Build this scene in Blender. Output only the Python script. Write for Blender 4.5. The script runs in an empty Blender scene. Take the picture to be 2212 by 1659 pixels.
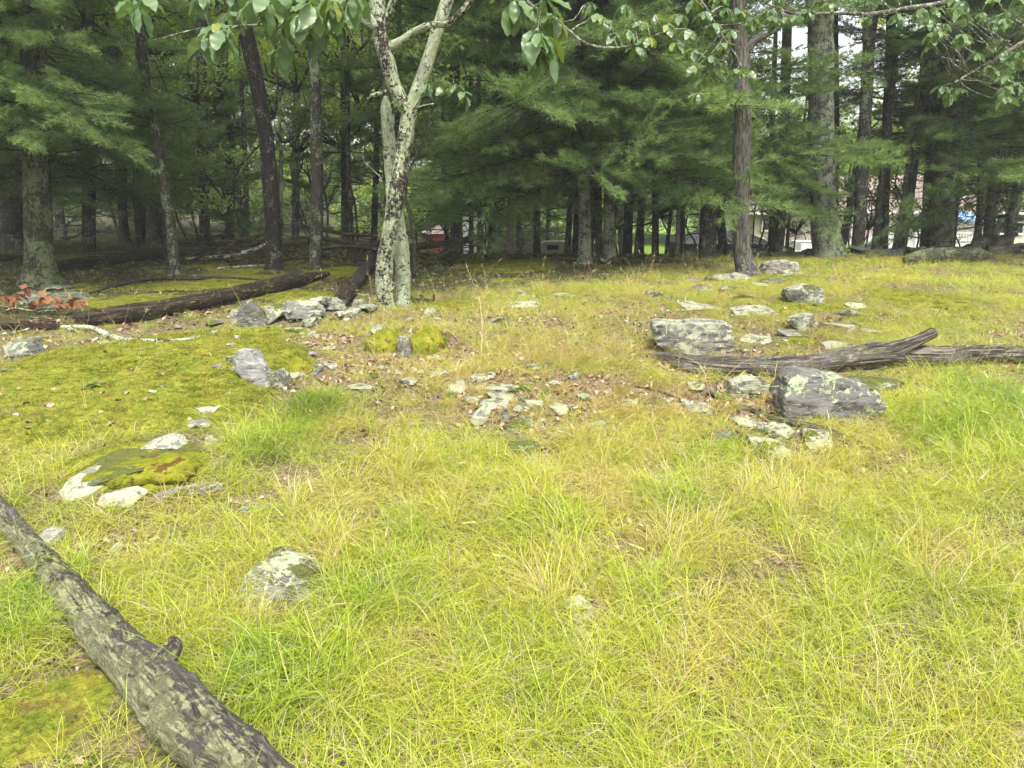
import bpy, bmesh, math, random
import numpy as np
from mathutils import Vector, Matrix, noise as mnoise

# ------------------------------------------------------------------ camera, sky, sun, exposure
SC = bpy.context.scene
COL = SC.collection
R = math.radians
EYE = np.array((0.0, 0.0, 1.6)); PITCH = R(13.8); FPX = 1579.0; CU, CV = 1106.0, 829.5
cam_d = bpy.data.cameras.new('camera'); cam = bpy.data.objects.new('camera', cam_d); COL.objects.link(cam)
cam.location = EYE; cam.rotation_euler = (R(90) - PITCH, 0, 0)
cam_d.sensor_width = 36.0; cam_d.lens = 36.0 * FPX / 2212.0; cam_d.clip_start = 0.05; cam_d.clip_end = 600
SC.camera = cam

SUN_EL, SUN_AZ = R(62), R(165)
world = bpy.data.worlds.new('World'); SC.world = world; world.use_nodes = True
wn = world.node_tree; wn.nodes.clear()
sky = wn.nodes.new('ShaderNodeTexSky'); sky.sky_type = 'NISHITA'; sky.sun_disc = False
sky.sun_elevation = SUN_EL; sky.sun_rotation = SUN_AZ; sky.dust_density = 4.0; sky.air_density = 1.0; sky.ozone_density = 1.0
hs = wn.nodes.new('ShaderNodeHueSaturation'); hs.inputs['Saturation'].default_value = 0.22; hs.inputs['Value'].default_value = 1.0
bg = wn.nodes.new('ShaderNodeBackground'); bg.inputs['Strength'].default_value = 0.15
wo = wn.nodes.new('ShaderNodeOutputWorld')
wn.links.new(sky.outputs[0], hs.inputs['Color']); wn.links.new(hs.outputs[0], bg.inputs[0]); wn.links.new(bg.outputs[0], wo.inputs[0])
sun_d = bpy.data.lights.new('sun', 'SUN'); sun = bpy.data.objects.new('sun', sun_d); COL.objects.link(sun)
sun_d.energy = 1.5; sun_d.angle = R(10); sun_d.color = (1.0, 0.96, 0.88)
_sd = Vector((math.sin(SUN_AZ) * math.cos(SUN_EL), math.cos(SUN_AZ) * math.cos(SUN_EL), math.sin(SUN_EL)))
sun.rotation_euler = _sd.to_track_quat('Z', 'Y').to_euler()
SC.view_settings.view_transform = 'Standard'; SC.view_settings.look = 'None'
SC.view_settings.gamma = 1.0; SC.view_settings.use_curve_mapping = False
SC.view_settings.exposure = 1.76
cy = SC.cycles
cy.max_bounces = 6; cy.diffuse_bounces = 3; cy.glossy_bounces = 1; cy.transmission_bounces = 4; cy.transparent_max_bounces = 4
cy.use_denoising = True; cy.caustics_reflective = False; cy.caustics_refractive = False
cy.sample_clamp_indirect = 4.0

random.seed(11); RNG = np.random.default_rng(7)

# ------------------------------------------------------------------ noise and terrain
def _h(ix, iy, iz, s):
    n = (ix.astype(np.int64) * 374761393 + iy.astype(np.int64) * 668265263 + iz.astype(np.int64) * 2147483647 + s * 974634777) & 0xFFFFFFFF
    n = ((n ^ (n >> 13)) * 1274126177) & 0xFFFFFFFF
    n = ((n ^ (n >> 16)) * 2246822519) & 0xFFFFFFFF
    return ((n ^ (n >> 15)) & 0xFFFFFF) / float(0xFFFFFF)
def vn(p, s=0):
    p = np.asarray(p, float); f = np.floor(p); i = f.astype(np.int64); t = p - f; t = t * t * (3 - 2 * t)
    x, y, z = i[..., 0], i[..., 1], i[..., 2]; a, b, c = t[..., 0], t[..., 1], t[..., 2]
    def L(u, v, w): return u + (v - u) * w
    return L(L(L(_h(x, y, z, s), _h(x + 1, y, z, s), a), L(_h(x, y + 1, z, s), _h(x + 1, y + 1, z, s), a), b),
             L(L(_h(x, y, z + 1, s), _h(x + 1, y, z + 1, s), a), L(_h(x, y + 1, z + 1, s), _h(x + 1, y + 1, z + 1, s), a), b), c) * 2 - 1
def fbm(p, o=4, s=0):
    p = np.asarray(p, float); r = 0; a = 1.0; n = 0
    for k in range(o): r = r + a * vn(p * 2 ** k + 17.3 * k, s + k); n += a; a *= .5
    return r / n
def f2(x, y, sc, o=3, s=0): return fbm(np.stack([np.asarray(x, float) * sc, np.asarray(y, float) * sc, np.zeros_like(np.asarray(x, float))], -1), o, s)
def sstep(a, b, x): t = np.clip((np.asarray(x, float) - a) / (b - a), 0, 1); return t * t * (3 - 2 * t)
YK = [-20, 0, 6, 12, 15, 17, 20, 26, 34, 60, 150, 400]
ZR = [-.8, 0, .22, .43, .52, .50, .15, -.7, -1.3, -1.3, -1.0, 0]
ZL = [-.8, 0, .22, .43, .54, .60, .60, .45, .2, -.3, 0, 0]
_yd = np.linspace(-20, 400, 4201)
def _sm(z):
    v = np.interp(_yd, YK, z); k = np.ones(15) / 15; return np.convolve(np.pad(v, 7, 'edge'), k, 'valid')
_zr, _zl = _sm(ZR), _sm(ZL)
def H0(x, y):
    x = np.asarray(x, float); y = np.asarray(y, float)
    w = sstep(-7, 0, x)
    return np.interp(y, _yd, _zl) * (1 - w) + np.interp(y, _yd, _zr) * w + .10 * sstep(4, 12, x) * sstep(4, 13, y) * (1 - sstep(18, 24, y))
def ray(u, v):
    d = np.array(((u - CU) / FPX, math.cos(PITCH) - (v - CV) / FPX * math.sin(PITCH), -math.sin(PITCH) - (v - CV) / FPX * math.cos(PITCH)))
    return d
def P(u, v, Y):
    d = ray(u, v); return EYE + d * (Y / d[1])
def hit(u, v, HF, far=40):
    d = ray(u, v); ts = np.arange(.5, far, .02); p = EYE[None] + d[None] * ts[:, None]
    b = np.nonzero(p[:, 2] < HF(p[:, 0], p[:, 1]))[0]
    return p[b[0]] if len(b) else p[-1]
MOUNDS = []   # (x, y, rx, ry, height, angle)
def H1(x, y):
    z = H0(x, y)
    for (mx, my, rx, ry, h, a) in MOUNDS:
        dx, dy = x - mx, y - my; c, s = math.cos(a), math.sin(a)
        q = ((dx * c + dy * s) / rx) ** 2 + ((-dx * s + dy * c) / ry) ** 2
        z = z + h * np.exp(-q * q * .9)
    return z
def mound(u, v, rx, ry, h, a=0):
    p = hit(u, v, H0); MOUNDS.append((p[0], p[1], rx, ry, h, R(a)))
mound(235, 860, 1.25, 1.55, .17, -12)      # the big moss hump on the left
mound(440, 800, .9, .9, .10, 0)
mound(290, 1030, .65, .42, .07, 15)        # ledge with the moss pad
mound(620, 690, 1.3, .5, .10, 10)
mound(1120, 880, 1.2, .6, -.04, 0)
mound(1180, 1120, .5, .45, .06, 0)
mound(1900, 640, 2.5, 1.5, .10, 0)
mound(830, 742, .24, .22, .11, 0); mound(922, 744, .27, .24, .12, 0)
mound(641, 795, .15, .12, .06, 0)
def H(x, y):
    x = np.asarray(x, float); y = np.asarray(y, float)
    d = np.hypot(x, y)
    return H1(x, y) + .035 * f2(x, y, .7, 3, 3) + .012 * f2(x, y, 3.1, 2, 9) * (1 - sstep(14, 25, d))
def W(u, v): return hit(u, v, H)
def gz(x, y): return float(H(np.array([x]), np.array([y]))[0])

# ------------------------------------------------------------------ objects
def tag(o, label=None, cat=None, group=None, kind=None):
    if label: o['label'] = label
    if cat: o['category'] = cat
    if group: o['group'] = group
    if kind: o['kind'] = kind
    return o
def obj(name, me, parent=None, loc=None):
    o = bpy.data.objects.new(name, me); COL.objects.link(o)
    if parent is not None: o.parent = parent
    if loc is not None: o.location = loc
    return o
def empty(name, loc=(0, 0, 0), rz=0):
    o = bpy.data.objects.new(name, None); COL.objects.link(o); o.location = loc; o.rotation_euler = (0, 0, rz); o.empty_display_size = .1; return o
def mesh(name, V, F, mats, smooth=True, mi=None, attrs=None):
    """V (n,3); F: list of (m,k) int arrays"""
    me = bpy.data.meshes.new(name); V = np.asarray(V, np.float32)
    if not isinstance(F, list): F = [F]
    F = [np.asarray(f, np.int32) for f in F if len(f)]
    loops = np.concatenate([f.ravel() for f in F]); ks = np.concatenate([np.full(len(f), f.shape[1], np.int32) for f in F])
    st = np.concatenate([[0], np.cumsum(ks)[:-1]]).astype(np.int32)
    me.vertices.add(len(V)); me.vertices.foreach_set('co', V.ravel())
    me.loops.add(len(loops)); me.loops.foreach_set('vertex_index', loops)
    me.polygons.add(len(ks)); me.polygons.foreach_set('loop_start', st); me.polygons.foreach_set('loop_total', ks)
    if mi is not None: me.polygons.foreach_set('material_index', np.asarray(mi, np.int32))
    for k, a in (attrs or {}).items():
        a = np.asarray(a, np.float32)
        if a.ndim == 1: at = me.attributes.new(k, 'FLOAT', 'POINT'); at.data.foreach_set('value', a)
        else: at = me.attributes.new(k, 'FLOAT_VECTOR', 'POINT'); at.data.foreach_set('vector', a.ravel())
    for m in (mats if isinstance(mats, (list, tuple)) else [mats]): me.materials.append(m)
    me.update(calc_edges=True); me.validate()
    me.polygons.foreach_set('use_smooth', np.full(len(me.polygons), smooth)); me.update()
    return me
class MB:
    def __init__(s): s.V = []; s.F = {}; s.n = 0; s.A = {}; s.M = []
    def add(s, V, F, m=0, **at):
        V = np.asarray(V, float)
        for f in (F if isinstance(F, list) else [F]):
            f = np.asarray(f)
            if len(f): s.F.setdefault((f.shape[1], m), []).append(f + s.n)
        for k, a in at.items(): s.A.setdefault(k, []).append(np.broadcast_to(a, (len(V),) + np.shape(a)[1:]) if np.ndim(a) else np.full(len(V), a))
        s.V.append(V); s.n += len(V)
    def mesh(s, name, mats, smooth=True):
        F = []; mi = []
        for (k, m), l in s.F.items():
            f = np.concatenate(l); F.append(f); mi.append(np.full(len(f), m))
        return mesh(name, np.concatenate(s.V), F, mats, smooth, np.concatenate(mi), {k: np.concatenate(a) for k, a in s.A.items()})
def box(mb, c, d, rz=0, m=0, rx=0, ry=0):
    V = np.array([(x, y, z) for x in (-.5, .5) for y in (-.5, .5) for z in (-.5, .5)]) * np.array(d)
    M = np.array(Matrix.Rotation(rz, 3, 'Z') @ Matrix.Rotation(ry, 3, 'Y') @ Matrix.Rotation(rx, 3, 'X'))
    mb.add(V @ M.T + np.array(c), np.array([(0, 1, 3, 2), (4, 6, 7, 5), (0, 4, 5, 1), (2, 3, 7, 6), (0, 2, 6, 4), (1, 5, 7, 3)]), m)
def spline(pts, n):
    """Catmull-Rom through rows (x,y,z,r); n samples"""
    p = np.asarray(pts, float); m = len(p)
    if m == 2: t = np.linspace(0, 1, n)[:, None]; return p[0] * (1 - t) + p[1] * t
    q = np.vstack([2 * p[0] - p[1], p, 2 * p[-1] - p[-2]])
    L = np.concatenate([[0], np.cumsum(np.linalg.norm(np.diff(p[:, :3], axis=0), axis=1))]); s = np.linspace(0, L[-1], n)
    k = np.clip(np.searchsorted(L, s, 'right') - 1, 0, m - 2); t = ((s - L[k]) / (L[k + 1] - L[k] + 1e-9))[:, None]
    a, b, c, d = q[k], q[k + 1], q[k + 2], q[k + 3]
    return .5 * (2 * b + (c - a) * t + (2 * a - 5 * b + 4 * c - d) * t ** 2 + (3 * b - a - 3 * c + d) * t ** 3)
def tube(mb, path, seg=12, rough=0.0, fs=1.0, step=None, caps=True, m=0, seed=0, ridge=0.0, knots=None, squash=1.0, crust=0.0):
    """path rows (x,y,z,r). tube coordinate stored in tc (r cos, r sin, length)"""
    L = np.sum(np.linalg.norm(np.diff(np.asarray(path)[:, :3], axis=0), axis=1))
    n = max(3, int(L / step) + 1) if step else len(path) * 3
    s = spline(path, n); C = s[:, :3]; r = np.maximum(s[:, 3], 1e-4)
    T = np.gradient(C, axis=0); T /= np.linalg.norm(T, axis=1)[:, None] + 1e-9
    N = np.zeros_like(T); a = np.array((0, 0, 1.)) if abs(T[0, 2]) < .8 else np.array((0, 1., 0))
    N[0] = np.cross(a, T[0]); N[0] /= np.linalg.norm(N[0])
    for i in range(1, n):
        v = N[i - 1] - T[i] * np.dot(N[i - 1], T[i]); N[i] = v / (np.linalg.norm(v) + 1e-9)
    B = np.cross(T, N); th = np.linspace(0, 2 * np.pi, seg, endpoint=False)
    ln = np.concatenate([[0], np.cumsum(np.linalg.norm(np.diff(C, axis=0), axis=1))])
    ct, sn = np.cos(th)[None], np.sin(th)[None]; rr = r[:, None]
    tc = np.stack([rr * ct, rr * sn, np.broadcast_to(ln[:, None], (n, seg))], -1)
    d = np.ones((n, seg))
    if rough: d += rough * fbm(tc * np.array((1, 1, .6)) * (fs * 2.2) + seed * 7.7, 3, seed)
    if ridge:
        q = np.stack([ct * 5 + 0 * rr, sn * 5 + 0 * rr, tc[..., 2] * 2.2], -1)
        d += ridge * (np.abs(fbm(q + seed * 3.1, 3, seed + 5)) - .25)
    if crust:
        cm = sstep(-.05, .25, fbm(tc * 7 + seed, 3, seed + 21)); d += crust * (cm * (.5 + fbm(tc * 40 + seed, 4, seed + 23)) + .35 * fbm(tc * np.array((60, 60, 14)), 3, seed + 27))
    if knots:
        for (kl, ka, kh, kr) in knots:
            dd = ((tc[..., 2] - kl) / kr) ** 2 + (np.arctan2(np.sin(th[None] - ka), np.cos(th[None] - ka)) * rr / kr) ** 2
            d += kh * np.exp(-dd ** 1.5)
    V = C[:, None] + (N[:, None] * ct[..., None] * squash + B[:, None] * sn[..., None]) * (rr * d)[..., None]
    i = np.arange(n - 1)[:, None] * seg; j = np.arange(seg)[None]; j2 = (j + 1) % seg
    F = np.stack([i + j, i + j2, i + seg + j2, i + seg + j], -1).reshape(-1, 4)
    V = V.reshape(-1, 3); tcv = tc.reshape(-1, 3); FF = [F]
    if caps:
        V = np.vstack([V, C[0], C[-1]]); tcv = np.vstack([tcv, (0, 0, ln[0]), (0, 0, ln[-1])])
        a0 = len(V) - 2; e = (n - 1) * seg; jj = np.arange(seg); jk = (jj + 1) % seg
        FF.append(np.vstack([np.stack([jk, jj, np.full(seg, a0)], -1), np.stack([e + jj, e + jk, np.full(seg, a0 + 1)], -1)]))
    mb.add(V, FF, m, tc=tcv + np.array((0, 0, seed * 13.7)))
    return s

# ------------------------------------------------------------------ materials
class NT:
    def __init__(s, name):
        s.m = bpy.data.materials.new(name); s.m.use_nodes = True; s.t = s.m.node_tree; s.t.nodes.clear()
        s.out = s.t.nodes.new('ShaderNodeOutputMaterial')
    def n(s, typ, ins=None, **kw):
        x = s.t.nodes.new('ShaderNode' + typ)
        for k, v in kw.items(): setattr(x, k, v)
        for k, v in (ins or {}).items():
            if isinstance(v, bpy.types.NodeSocket): s.t.links.new(v, x.inputs[k])
            else: x.inputs[k].default_value = v
        return x
    def attr(s, name, typ='GEOMETRY'): return s.n('Attribute', attribute_name=name, attribute_type=typ)
    def math(s, op, a, b=0.0, clamp=False):
        x = s.n('Math', operation=op, use_clamp=clamp)
        for i, v in enumerate((a, b)):
            if isinstance(v, bpy.types.NodeSocket): s.t.links.new(v, x.inputs[i])
            else: x.inputs[i].default_value = v
        return x.outputs[0]
    def mix(s, f, a, b, blend='MIX'):
        x = s.n('Mix', data_type='RGBA', blend_type=blend)
        for i, v in ((0, f), (6, a), (7, b)):
            if isinstance(v, bpy.types.NodeSocket): s.t.links.new(v, x.inputs[i])
            else: x.inputs[i].default_value = (v + (1,)) if isinstance(v, tuple) and len(v) == 3 else v
        return x.outputs[2]
    def ramp(s, f, stops, interp='LINEAR'):
        x = s.n('ValToRGB'); x.color_ramp.interpolation = interp; e = x.color_ramp.elements
        while len(e) < len(stops): e.new(.5)
        for i, (p, c) in enumerate(stops):
            e[i].position = p; e[i].color = (c if isinstance(c, tuple) else (c, c, c)) + (1,)
        s.t.links.new(f, x.inputs[0]); return x.outputs[0]
    def noise(s, vec, scale, detail=4, rough=.55, dist=0.0):
        return s.n('TexNoise', {'Vector': vec, 'Scale': scale, 'Detail': detail, 'Roughness': rough, 'Distortion': dist}).outputs[0]
    def mapv(s, vec, sc): 
        x = s.n('VectorMath', {0: vec, 1: sc}, operation='MULTIPLY'); return x.outputs[0]
    def addv(s, a, b): return s.n('VectorMath', {0: a, 1: b}, operation='ADD').outputs[0]
    def bump(s, h, dist, strength=1.0, nrm=None):
        i = {'Height': h, 'Distance': dist, 'Strength': strength}
        if nrm is not None: i['Normal'] = nrm
        return s.n('Bump', i).outputs[0]
    def pbsdf(s, col, rough=.9, nrm=None, spec=.25, metal=0.0):
        i = {'Base Color': col if isinstance(col, bpy.types.NodeSocket) else (col + (1,)), 'Roughness': rough, 'Specular IOR Level': spec, 'Metallic': metal}
        if nrm is not None: i['Normal'] = nrm
        return s.n('BsdfPrincipled', i).outputs[0]
    def end(s, sh): s.t.links.new(sh, s.out.inputs[0]); return s.m

def mat_bark(name, dark, light, lichen=(.33, .40, .26), amt=.4, fine=1.0, crack=.5, tint2=None, bumpd=.012, tall=.22, lscale=14, side=0.0):
    s = NT(name); tc = s.attr('tc').outputs['Vector']
    oi = s.n('ObjectInfo').outputs['Random']
    off = s.n('CombineXYZ', {0: s.math('MULTIPLY', oi, 17.0), 1: s.math('MULTIPLY', oi, 31.0), 2: s.math('MULTIPLY', oi, 53.0)}).outputs[0]
    p = s.addv(tc, off); pg = s.mapv(p, (1, 1, tall))
    n0 = s.noise(pg, 30 * fine, 6, .7, .8)
    rid = s.math('ABSOLUTE', s.math('SUBTRACT', s.noise(pg, 19 * fine, 7, .68, .25), .5))
    vo = s.n('TexVoronoi', {'Vector': s.addv(pg, s.mapv(s.n('TexNoise', {'Vector': pg, 'Scale': 24 * fine, 'Detail': 4.0}).outputs[1], (.05, .05, .05))), 'Scale': 24 * fine}, feature='DISTANCE_TO_EDGE').outputs[0]
    f1 = s.ramp(rid, [(0, 0.), (.05 + .03 * crack, 1.)]); f2_ = s.ramp(vo, [(0, 0.), (.22, 1.)])
    fis = s.mix(min(1, max(0, crack - .6)), f1, f2_)
    hgt = s.math('ADD', s.math('MULTIPLY', fis, .55), s.math('MULTIPLY', n0, .75))
    col = s.mix(s.ramp(hgt, [(.35, 0.), (1.05, 1.)]), dark, light)
    col = s.mix(s.math('MULTIPLY', s.noise(p, 3.1, 4, .6), .8), col, s.mix(1.0, col, (.6, .58, .55), 'MULTIPLY'))
    if tint2: col = s.mix(s.ramp(s.noise(s.mapv(p, (1, 1, .35)), 6, 4), [(.5, 0.), (.66, 1.)]), col, s.mix(n0, tuple(c * .35 for c in tint2), tint2))
    big = s.noise(p, lscale * .30, 3, .5); sm = s.noise(p, lscale * 1.9, 9, .78, .25)
    lm = s.math('ADD', s.math('MULTIPLY', big, .38), s.math('MULTIPLY', sm, .62))
    lm = s.math('ADD', lm, s.math('MULTIPLY', s.math('SUBTRACT', fis, .8), .05))
    if side:
        sp_ = s.n('SeparateXYZ', {0: s.n('NewGeometry').outputs['Normal']}).outputs; lm = s.math('ADD', lm, s.math('MULTIPLY', s.math('ADD', s.math('MULTIPLY', sp_[0], -.8), s.math('MULTIPLY', sp_[1], -.6)), side))
    th = .5 + (.5 - amt) * .30
    lmask = s.ramp(lm, [(max(0, th - .012), 0.), (th + .012, 1.)])
    ln = s.noise(p, 70, 6, .75)
    lcol = s.mix(s.ramp(ln, [(.35, 0.), (.65, 1.)]), tuple(c * .5 for c in lichen), tuple(min(1, c * 1.25) for c in lichen))
    lcol = s.mix(s.math('MULTIPLY', s.ramp(s.noise(p, 9, 4, .6), [(.45, 0.), (.6, 1.)]), .5), lcol, (.22, .22, .12))
    col = s.mix(1.0, col, s.ramp(s.noise(pg, 110, 5, .75), [(.3, (.55, .55, .55)), (.7, (1., 1., 1.))]), 'MULTIPLY')
    col = s.mix(lmask, col, lcol)
    h2 = s.math('ADD', hgt, s.math('MULTIPLY', lmask, s.math('ADD', .2, s.math('MULTIPLY', ln, .6))))
    return s.end(s.pbsdf(col, .95, s.bump(h2, bumpd), .15))

def mat_rock(name, base=(.16, .17, .165), amt=.5, lichen=(.40, .44, .32), moss=.25, lscale=9.0, mossc=(.07, .08, .016)):
    s = NT(name); oc = s.n('TexCoord').outputs['Object']; oi = s.n('ObjectInfo').outputs['Random']
    off = s.n('CombineXYZ', {0: s.math('MULTIPLY', oi, 37.0), 1: s.math('MULTIPLY', oi, 71.0), 2: s.math('MULTIPLY', oi, 13.0)}).outputs[0]
    p = s.addv(oc, off); st = s.mapv(p, (1, 1, 5))
    n1 = s.noise(p, 5, 6, .6); n2 = s.noise(st, 9, 5, .65, .5); n3 = s.noise(p, 60, 4, .7)
    c = s.mix(n1, tuple(x * .55 for x in base), tuple(x * 1.5 for x in base))
    c = s.mix(s.ramp(n2, [(.36, .85), (.46, 0.)]), c, tuple(x * .3 for x in base))
    c = s.mix(s.math('MULTIPLY', n3, .5), c, (.5, .5, .47), 'OVERLAY')
    geo = s.n('NewGeometry'); nz = s.n('SeparateXYZ', {0: geo.outputs['Normal']}).outputs[2]
    lm = s.math('ADD', s.math('ADD', s.math('MULTIPLY', s.noise(p, lscale * .3, 3, .5), .4), s.math('MULTIPLY', s.noise(p, lscale * 1.7, 6, .68, .5), .6)), s.math('MULTIPLY', nz, .045))
    th = .545 + (.5 - amt) * .26
    lmask = s.ramp(lm, [(max(0, th - .015), 0.), (th + .015, 1.)])
    lc = s.mix(s.noise(p, 45, 5, .7), tuple(x * .5 for x in lichen), tuple(min(.75, x * 1.45) for x in lichen))
    c = s.mix(lmask, c, lc)
    mm = s.math('ADD', s.noise(p, 4, 5, .7), s.math('MULTIPLY', nz, .05))
    tm = .66 - moss * .24
    mmask = s.ramp(mm, [(tm, 0.), (tm + .05, 1.)])
    c = s.mix(mmask, c, s.mix(s.noise(p, 60, 3), tuple(x * .5 for x in mossc), tuple(x * 1.5 for x in mossc)))
    h = s.math('ADD', s.math('MULTIPLY', n2, .9), s.math('ADD', s.math('MULTIPLY', n3, .25), s.math('MULTIPLY', lmask, .22)))
    h = s.math('ADD', h, s.math('MULTIPLY', mmask, .5))
    return s.end(s.pbsdf(c, .93, s.bump(h, .014), .2))

def mat_leaf(name, c1, c2, trans=.45, rough=.5, spec=.35, inst=False, straw=None):
    s = NT(name); v = s.attr('lv').outputs['Fac']; 
    if inst:
        t = s.attr('tint', 'INSTANCER').outputs['Fac']
    else:
        t = s.n('ObjectInfo').outputs['Random']
    f = s.math('ADD', s.math('MULTIPLY', v, .65), s.math('MULTIPLY', t, .35), True)
    c = s.mix(f, c1, c2)
    if straw: c = s.mix(s.ramp(v, [(straw[0], 0.), (min(1, straw[0] + .03), 1.)]), c, straw[1])
    a = s.pbsdf(c, rough, None, spec)
    tr = s.n('BsdfTranslucent', {'Color': s.mix(.5, c, s.mix(1.0, c, (1.0, 1.0, .35), 'MULTIPLY'))}).outputs[0]
    return s.end(s.n('MixShader', {0: trans, 1: a, 2: tr}).outputs[0])

def mat_flat(name, col, rough=.8, var=.12, scale=8, spec=.3, bumpd=0, metal=0.0, streak=None):
    s = NT(name); oc = s.n('TexCoord').outputs['Object']
    v = s.mapv(oc, streak) if streak else oc
    n = s.noise(v, scale, 5, .6)
    c = s.mix(s.ramp(n, [(.3, 0.), (.7, 1.)]), tuple(x * (1 - var) for x in col), tuple(min(1, x * (1 + var)) for x in col))
    return s.end(s.pbsdf(c, rough, s.bump(n, bumpd) if bumpd else None, spec, metal))
# ------------------------------------------------------------------ ground zones
def ell(u, v, ru, rv, w=1.0):
    a = W(u, v); n_, f_ = W(u, v + rv), W(u, v - rv)
    return (a[0], .5 * (n_[1] + f_[1]), ru / FPX * np.linalg.norm(a - EYE), .5 * abs(f_[1] - n_[1]) + .02, w)
MOSS = [ell(*e) for e in [(180, 800, 300, 85), (330, 880, 190, 60), (120, 930, 140, 40), (400, 830, 160, 60), (430, 760, 170, 30), (560, 715, 60, 16),
        (620, 790, 60, 35), (290, 1010, 130, 50), (830, 742, 48, 26), (922, 742, 48, 28), (560, 612, 110, 14), (730, 590, 60, 10), (400, 618, 90, 8), (500, 645, 60, 8), (640, 640, 60, 10),
        (250, 655, 100, 10), (1090, 575, 90, 12), (940, 560, 90, 8), (1690, 600, 70, 12), (1750, 665, 100, 14), (2000, 650, 90, 25), (90, 1560, 110, 95), (985, 660, 50, 12), (1720, 740, 40, 10)]]
LIT = [ell(*e) for e in [(30, 925, 60, 25), (1080, 840, 150, 40), (1110, 910, 140, 40), (1280, 850, 130, 40), (1580, 865, 130, 35), (1620, 900, 90, 30), (1890, 1000, 90, 40), (1180, 985, 60, 15), (1450, 1020, 60, 20),
        (545, 1070, 30, 18), (700, 830, 120, 30), (830, 790, 120, 30), (1000, 770, 60, 20), (700, 740, 60, 20), (150, 1180, 60, 25), (20, 1250, 60, 60), (90, 660, 120, 14), (60, 695, 120, 10), (2040, 850, 60, 20), (1520, 800, 120, 25),
        (2100, 1200, 60, 25), (920, 1390, 50, 30), (1960, 1500, 70, 40), (1560, 1480, 60, 50), (810, 1120, 40, 20), (770, 650, 60, 15), (400, 560, 260, 14), (700, 545, 140, 10), (1200, 700, 40, 10), (1150, 1300, 50, 20), (1780, 700, 60, 12), (1300, 1330, 60, 30), (1990, 1240, 80, 30), (2150, 1160, 70, 30)]]
def zone(lst, x, y, soft=1.0):
    r = np.zeros_like(np.asarray(x, float))
    for (a, b, rx, ry, w) in lst:
        q = ((x - a) / rx) ** 2 + ((y - b) / ry) ** 2
        r = np.maximum(r, w * np.exp(-q * q * .7))
    return r
_wb = [W(u, v) for u, v in [(0, 735), (180, 700), (420, 690), (600, 660), (760, 650), (900, 645), (1100, 622), (1350, 596), (1600, 576), (2212, 556)]]
_wb = sorted([(p[0], p[1]) for p in _wb]); WBX = [p[0] for p in _wb]; WBY = [p[1] for p in _wb]
def woods(x, y): return sstep(-.6, 1.0, y - np.interp(x, WBX, WBY) + .5 * f2(x, y, .6, 2, 31))
def mossf(x, y): return np.clip(zone(MOSS, x, y) + .45 * woods(x, y) + .35 * f2(x, y, 1.6, 3, 41) * 1.0, 0, 1) * sstep(.12, .5, zone(MOSS, x, y) + .5 * f2(x, y, 2.2, 3, 42) * sstep(0, .2, zone(MOSS, x, y)) + 1.1 * np.maximum(0, f2(x, y, .8, 3, 43) + .12) * woods(x, y))
def litf(x, y):
    z = zone(LIT, x, y)
    return np.clip(sstep(.3, .8, z + .5 * f2(x, y, 4, 3, 51)) + .75 * sstep(.22, .5, f2(x, y, 1.7, 4, 52)), 0, 1)

# ------------------------------------------------------------------ ground sheet
rr = np.concatenate([[0.05], np.geomspace(.5, 22, 300), np.geomspace(22.6, 320, 70)])
th = np.linspace(0, 2 * np.pi, 540, endpoint=False)
TH, RR = np.meshgrid(th, rr); gx = RR * np.sin(TH); gy = RR * np.cos(TH)
gzv = H(gx, gy) + .006 * f2(gx, gy, 14, 3, 77) * (RR < 12)
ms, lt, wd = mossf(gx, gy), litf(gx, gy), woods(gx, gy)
gzv = gzv + .018 * ms * (1 + 1.2 * f2(gx, gy, 7, 2, 78)) * (RR < 25)
Vg = np.stack([gx, gy, gzv], -1).reshape(-1, 3)
nr, nt = gx.shape; i = np.arange(nr - 1)[:, None] * nt; j = np.arange(nt)[None]; j2 = (j + 1) % nt
Fg = np.stack([i + j, i + nt + j, i + nt + j2, i + j2], -1).reshape(-1, 4)
s = NT('ground_soil')
ps = s.n('NewGeometry').outputs['Position']
am, al, aw = s.attr('moss').outputs['Fac'], s.attr('lit').outputs['Fac'], s.attr('wood').outputs['Fac']
lawn = s.attr('lawn').outputs['Fac']
nA, nB, nC = s.noise(ps, 2.3, 5, .6), s.noise(ps, 38, 5, .7, .6), s.noise(ps, 11, 5, .65, .8)
lit_c = s.ramp(nB, [(.30, (0.030, 0.021, 0.014)), (.44, (0.122, 0.084, 0.053)), (.56, (0.213, 0.152, 0.099)), (.70, (0.304, 0.236, 0.167))])
gr_c = s.ramp(nB, [(.30, (0.030, 0.027, 0.011)), (.48, (0.114, 0.106, 0.038)), (.66, (0.228, 0.198, 0.091))])
c = s.mix(s.ramp(s.math('ADD', nC, s.math('MULTIPLY', al, .35)), [(.48, 0.), (.62, 1.)]), gr_c, lit_c)
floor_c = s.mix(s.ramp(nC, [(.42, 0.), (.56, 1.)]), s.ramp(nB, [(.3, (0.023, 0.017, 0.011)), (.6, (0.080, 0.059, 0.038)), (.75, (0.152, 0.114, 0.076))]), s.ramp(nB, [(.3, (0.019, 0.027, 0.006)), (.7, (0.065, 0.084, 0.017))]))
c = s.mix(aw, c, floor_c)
mo_c = s.mix(s.ramp(nC, [(.4, 0.), (.6, 1.)]), s.ramp(nB, [(.3, (0.034, 0.046, 0.006)), (.7, (0.114, 0.137, 0.015))]), s.ramp(nB, [(.3, (0.068, 0.068, 0.009)), (.7, (0.205, 0.198, 0.030))]))
mo_c = s.mix(s.ramp(s.noise(ps, 5.5, 5, .7), [(.56, 0.), (.66, .8)]), mo_c, (0.076, 0.049, 0.019))
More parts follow.
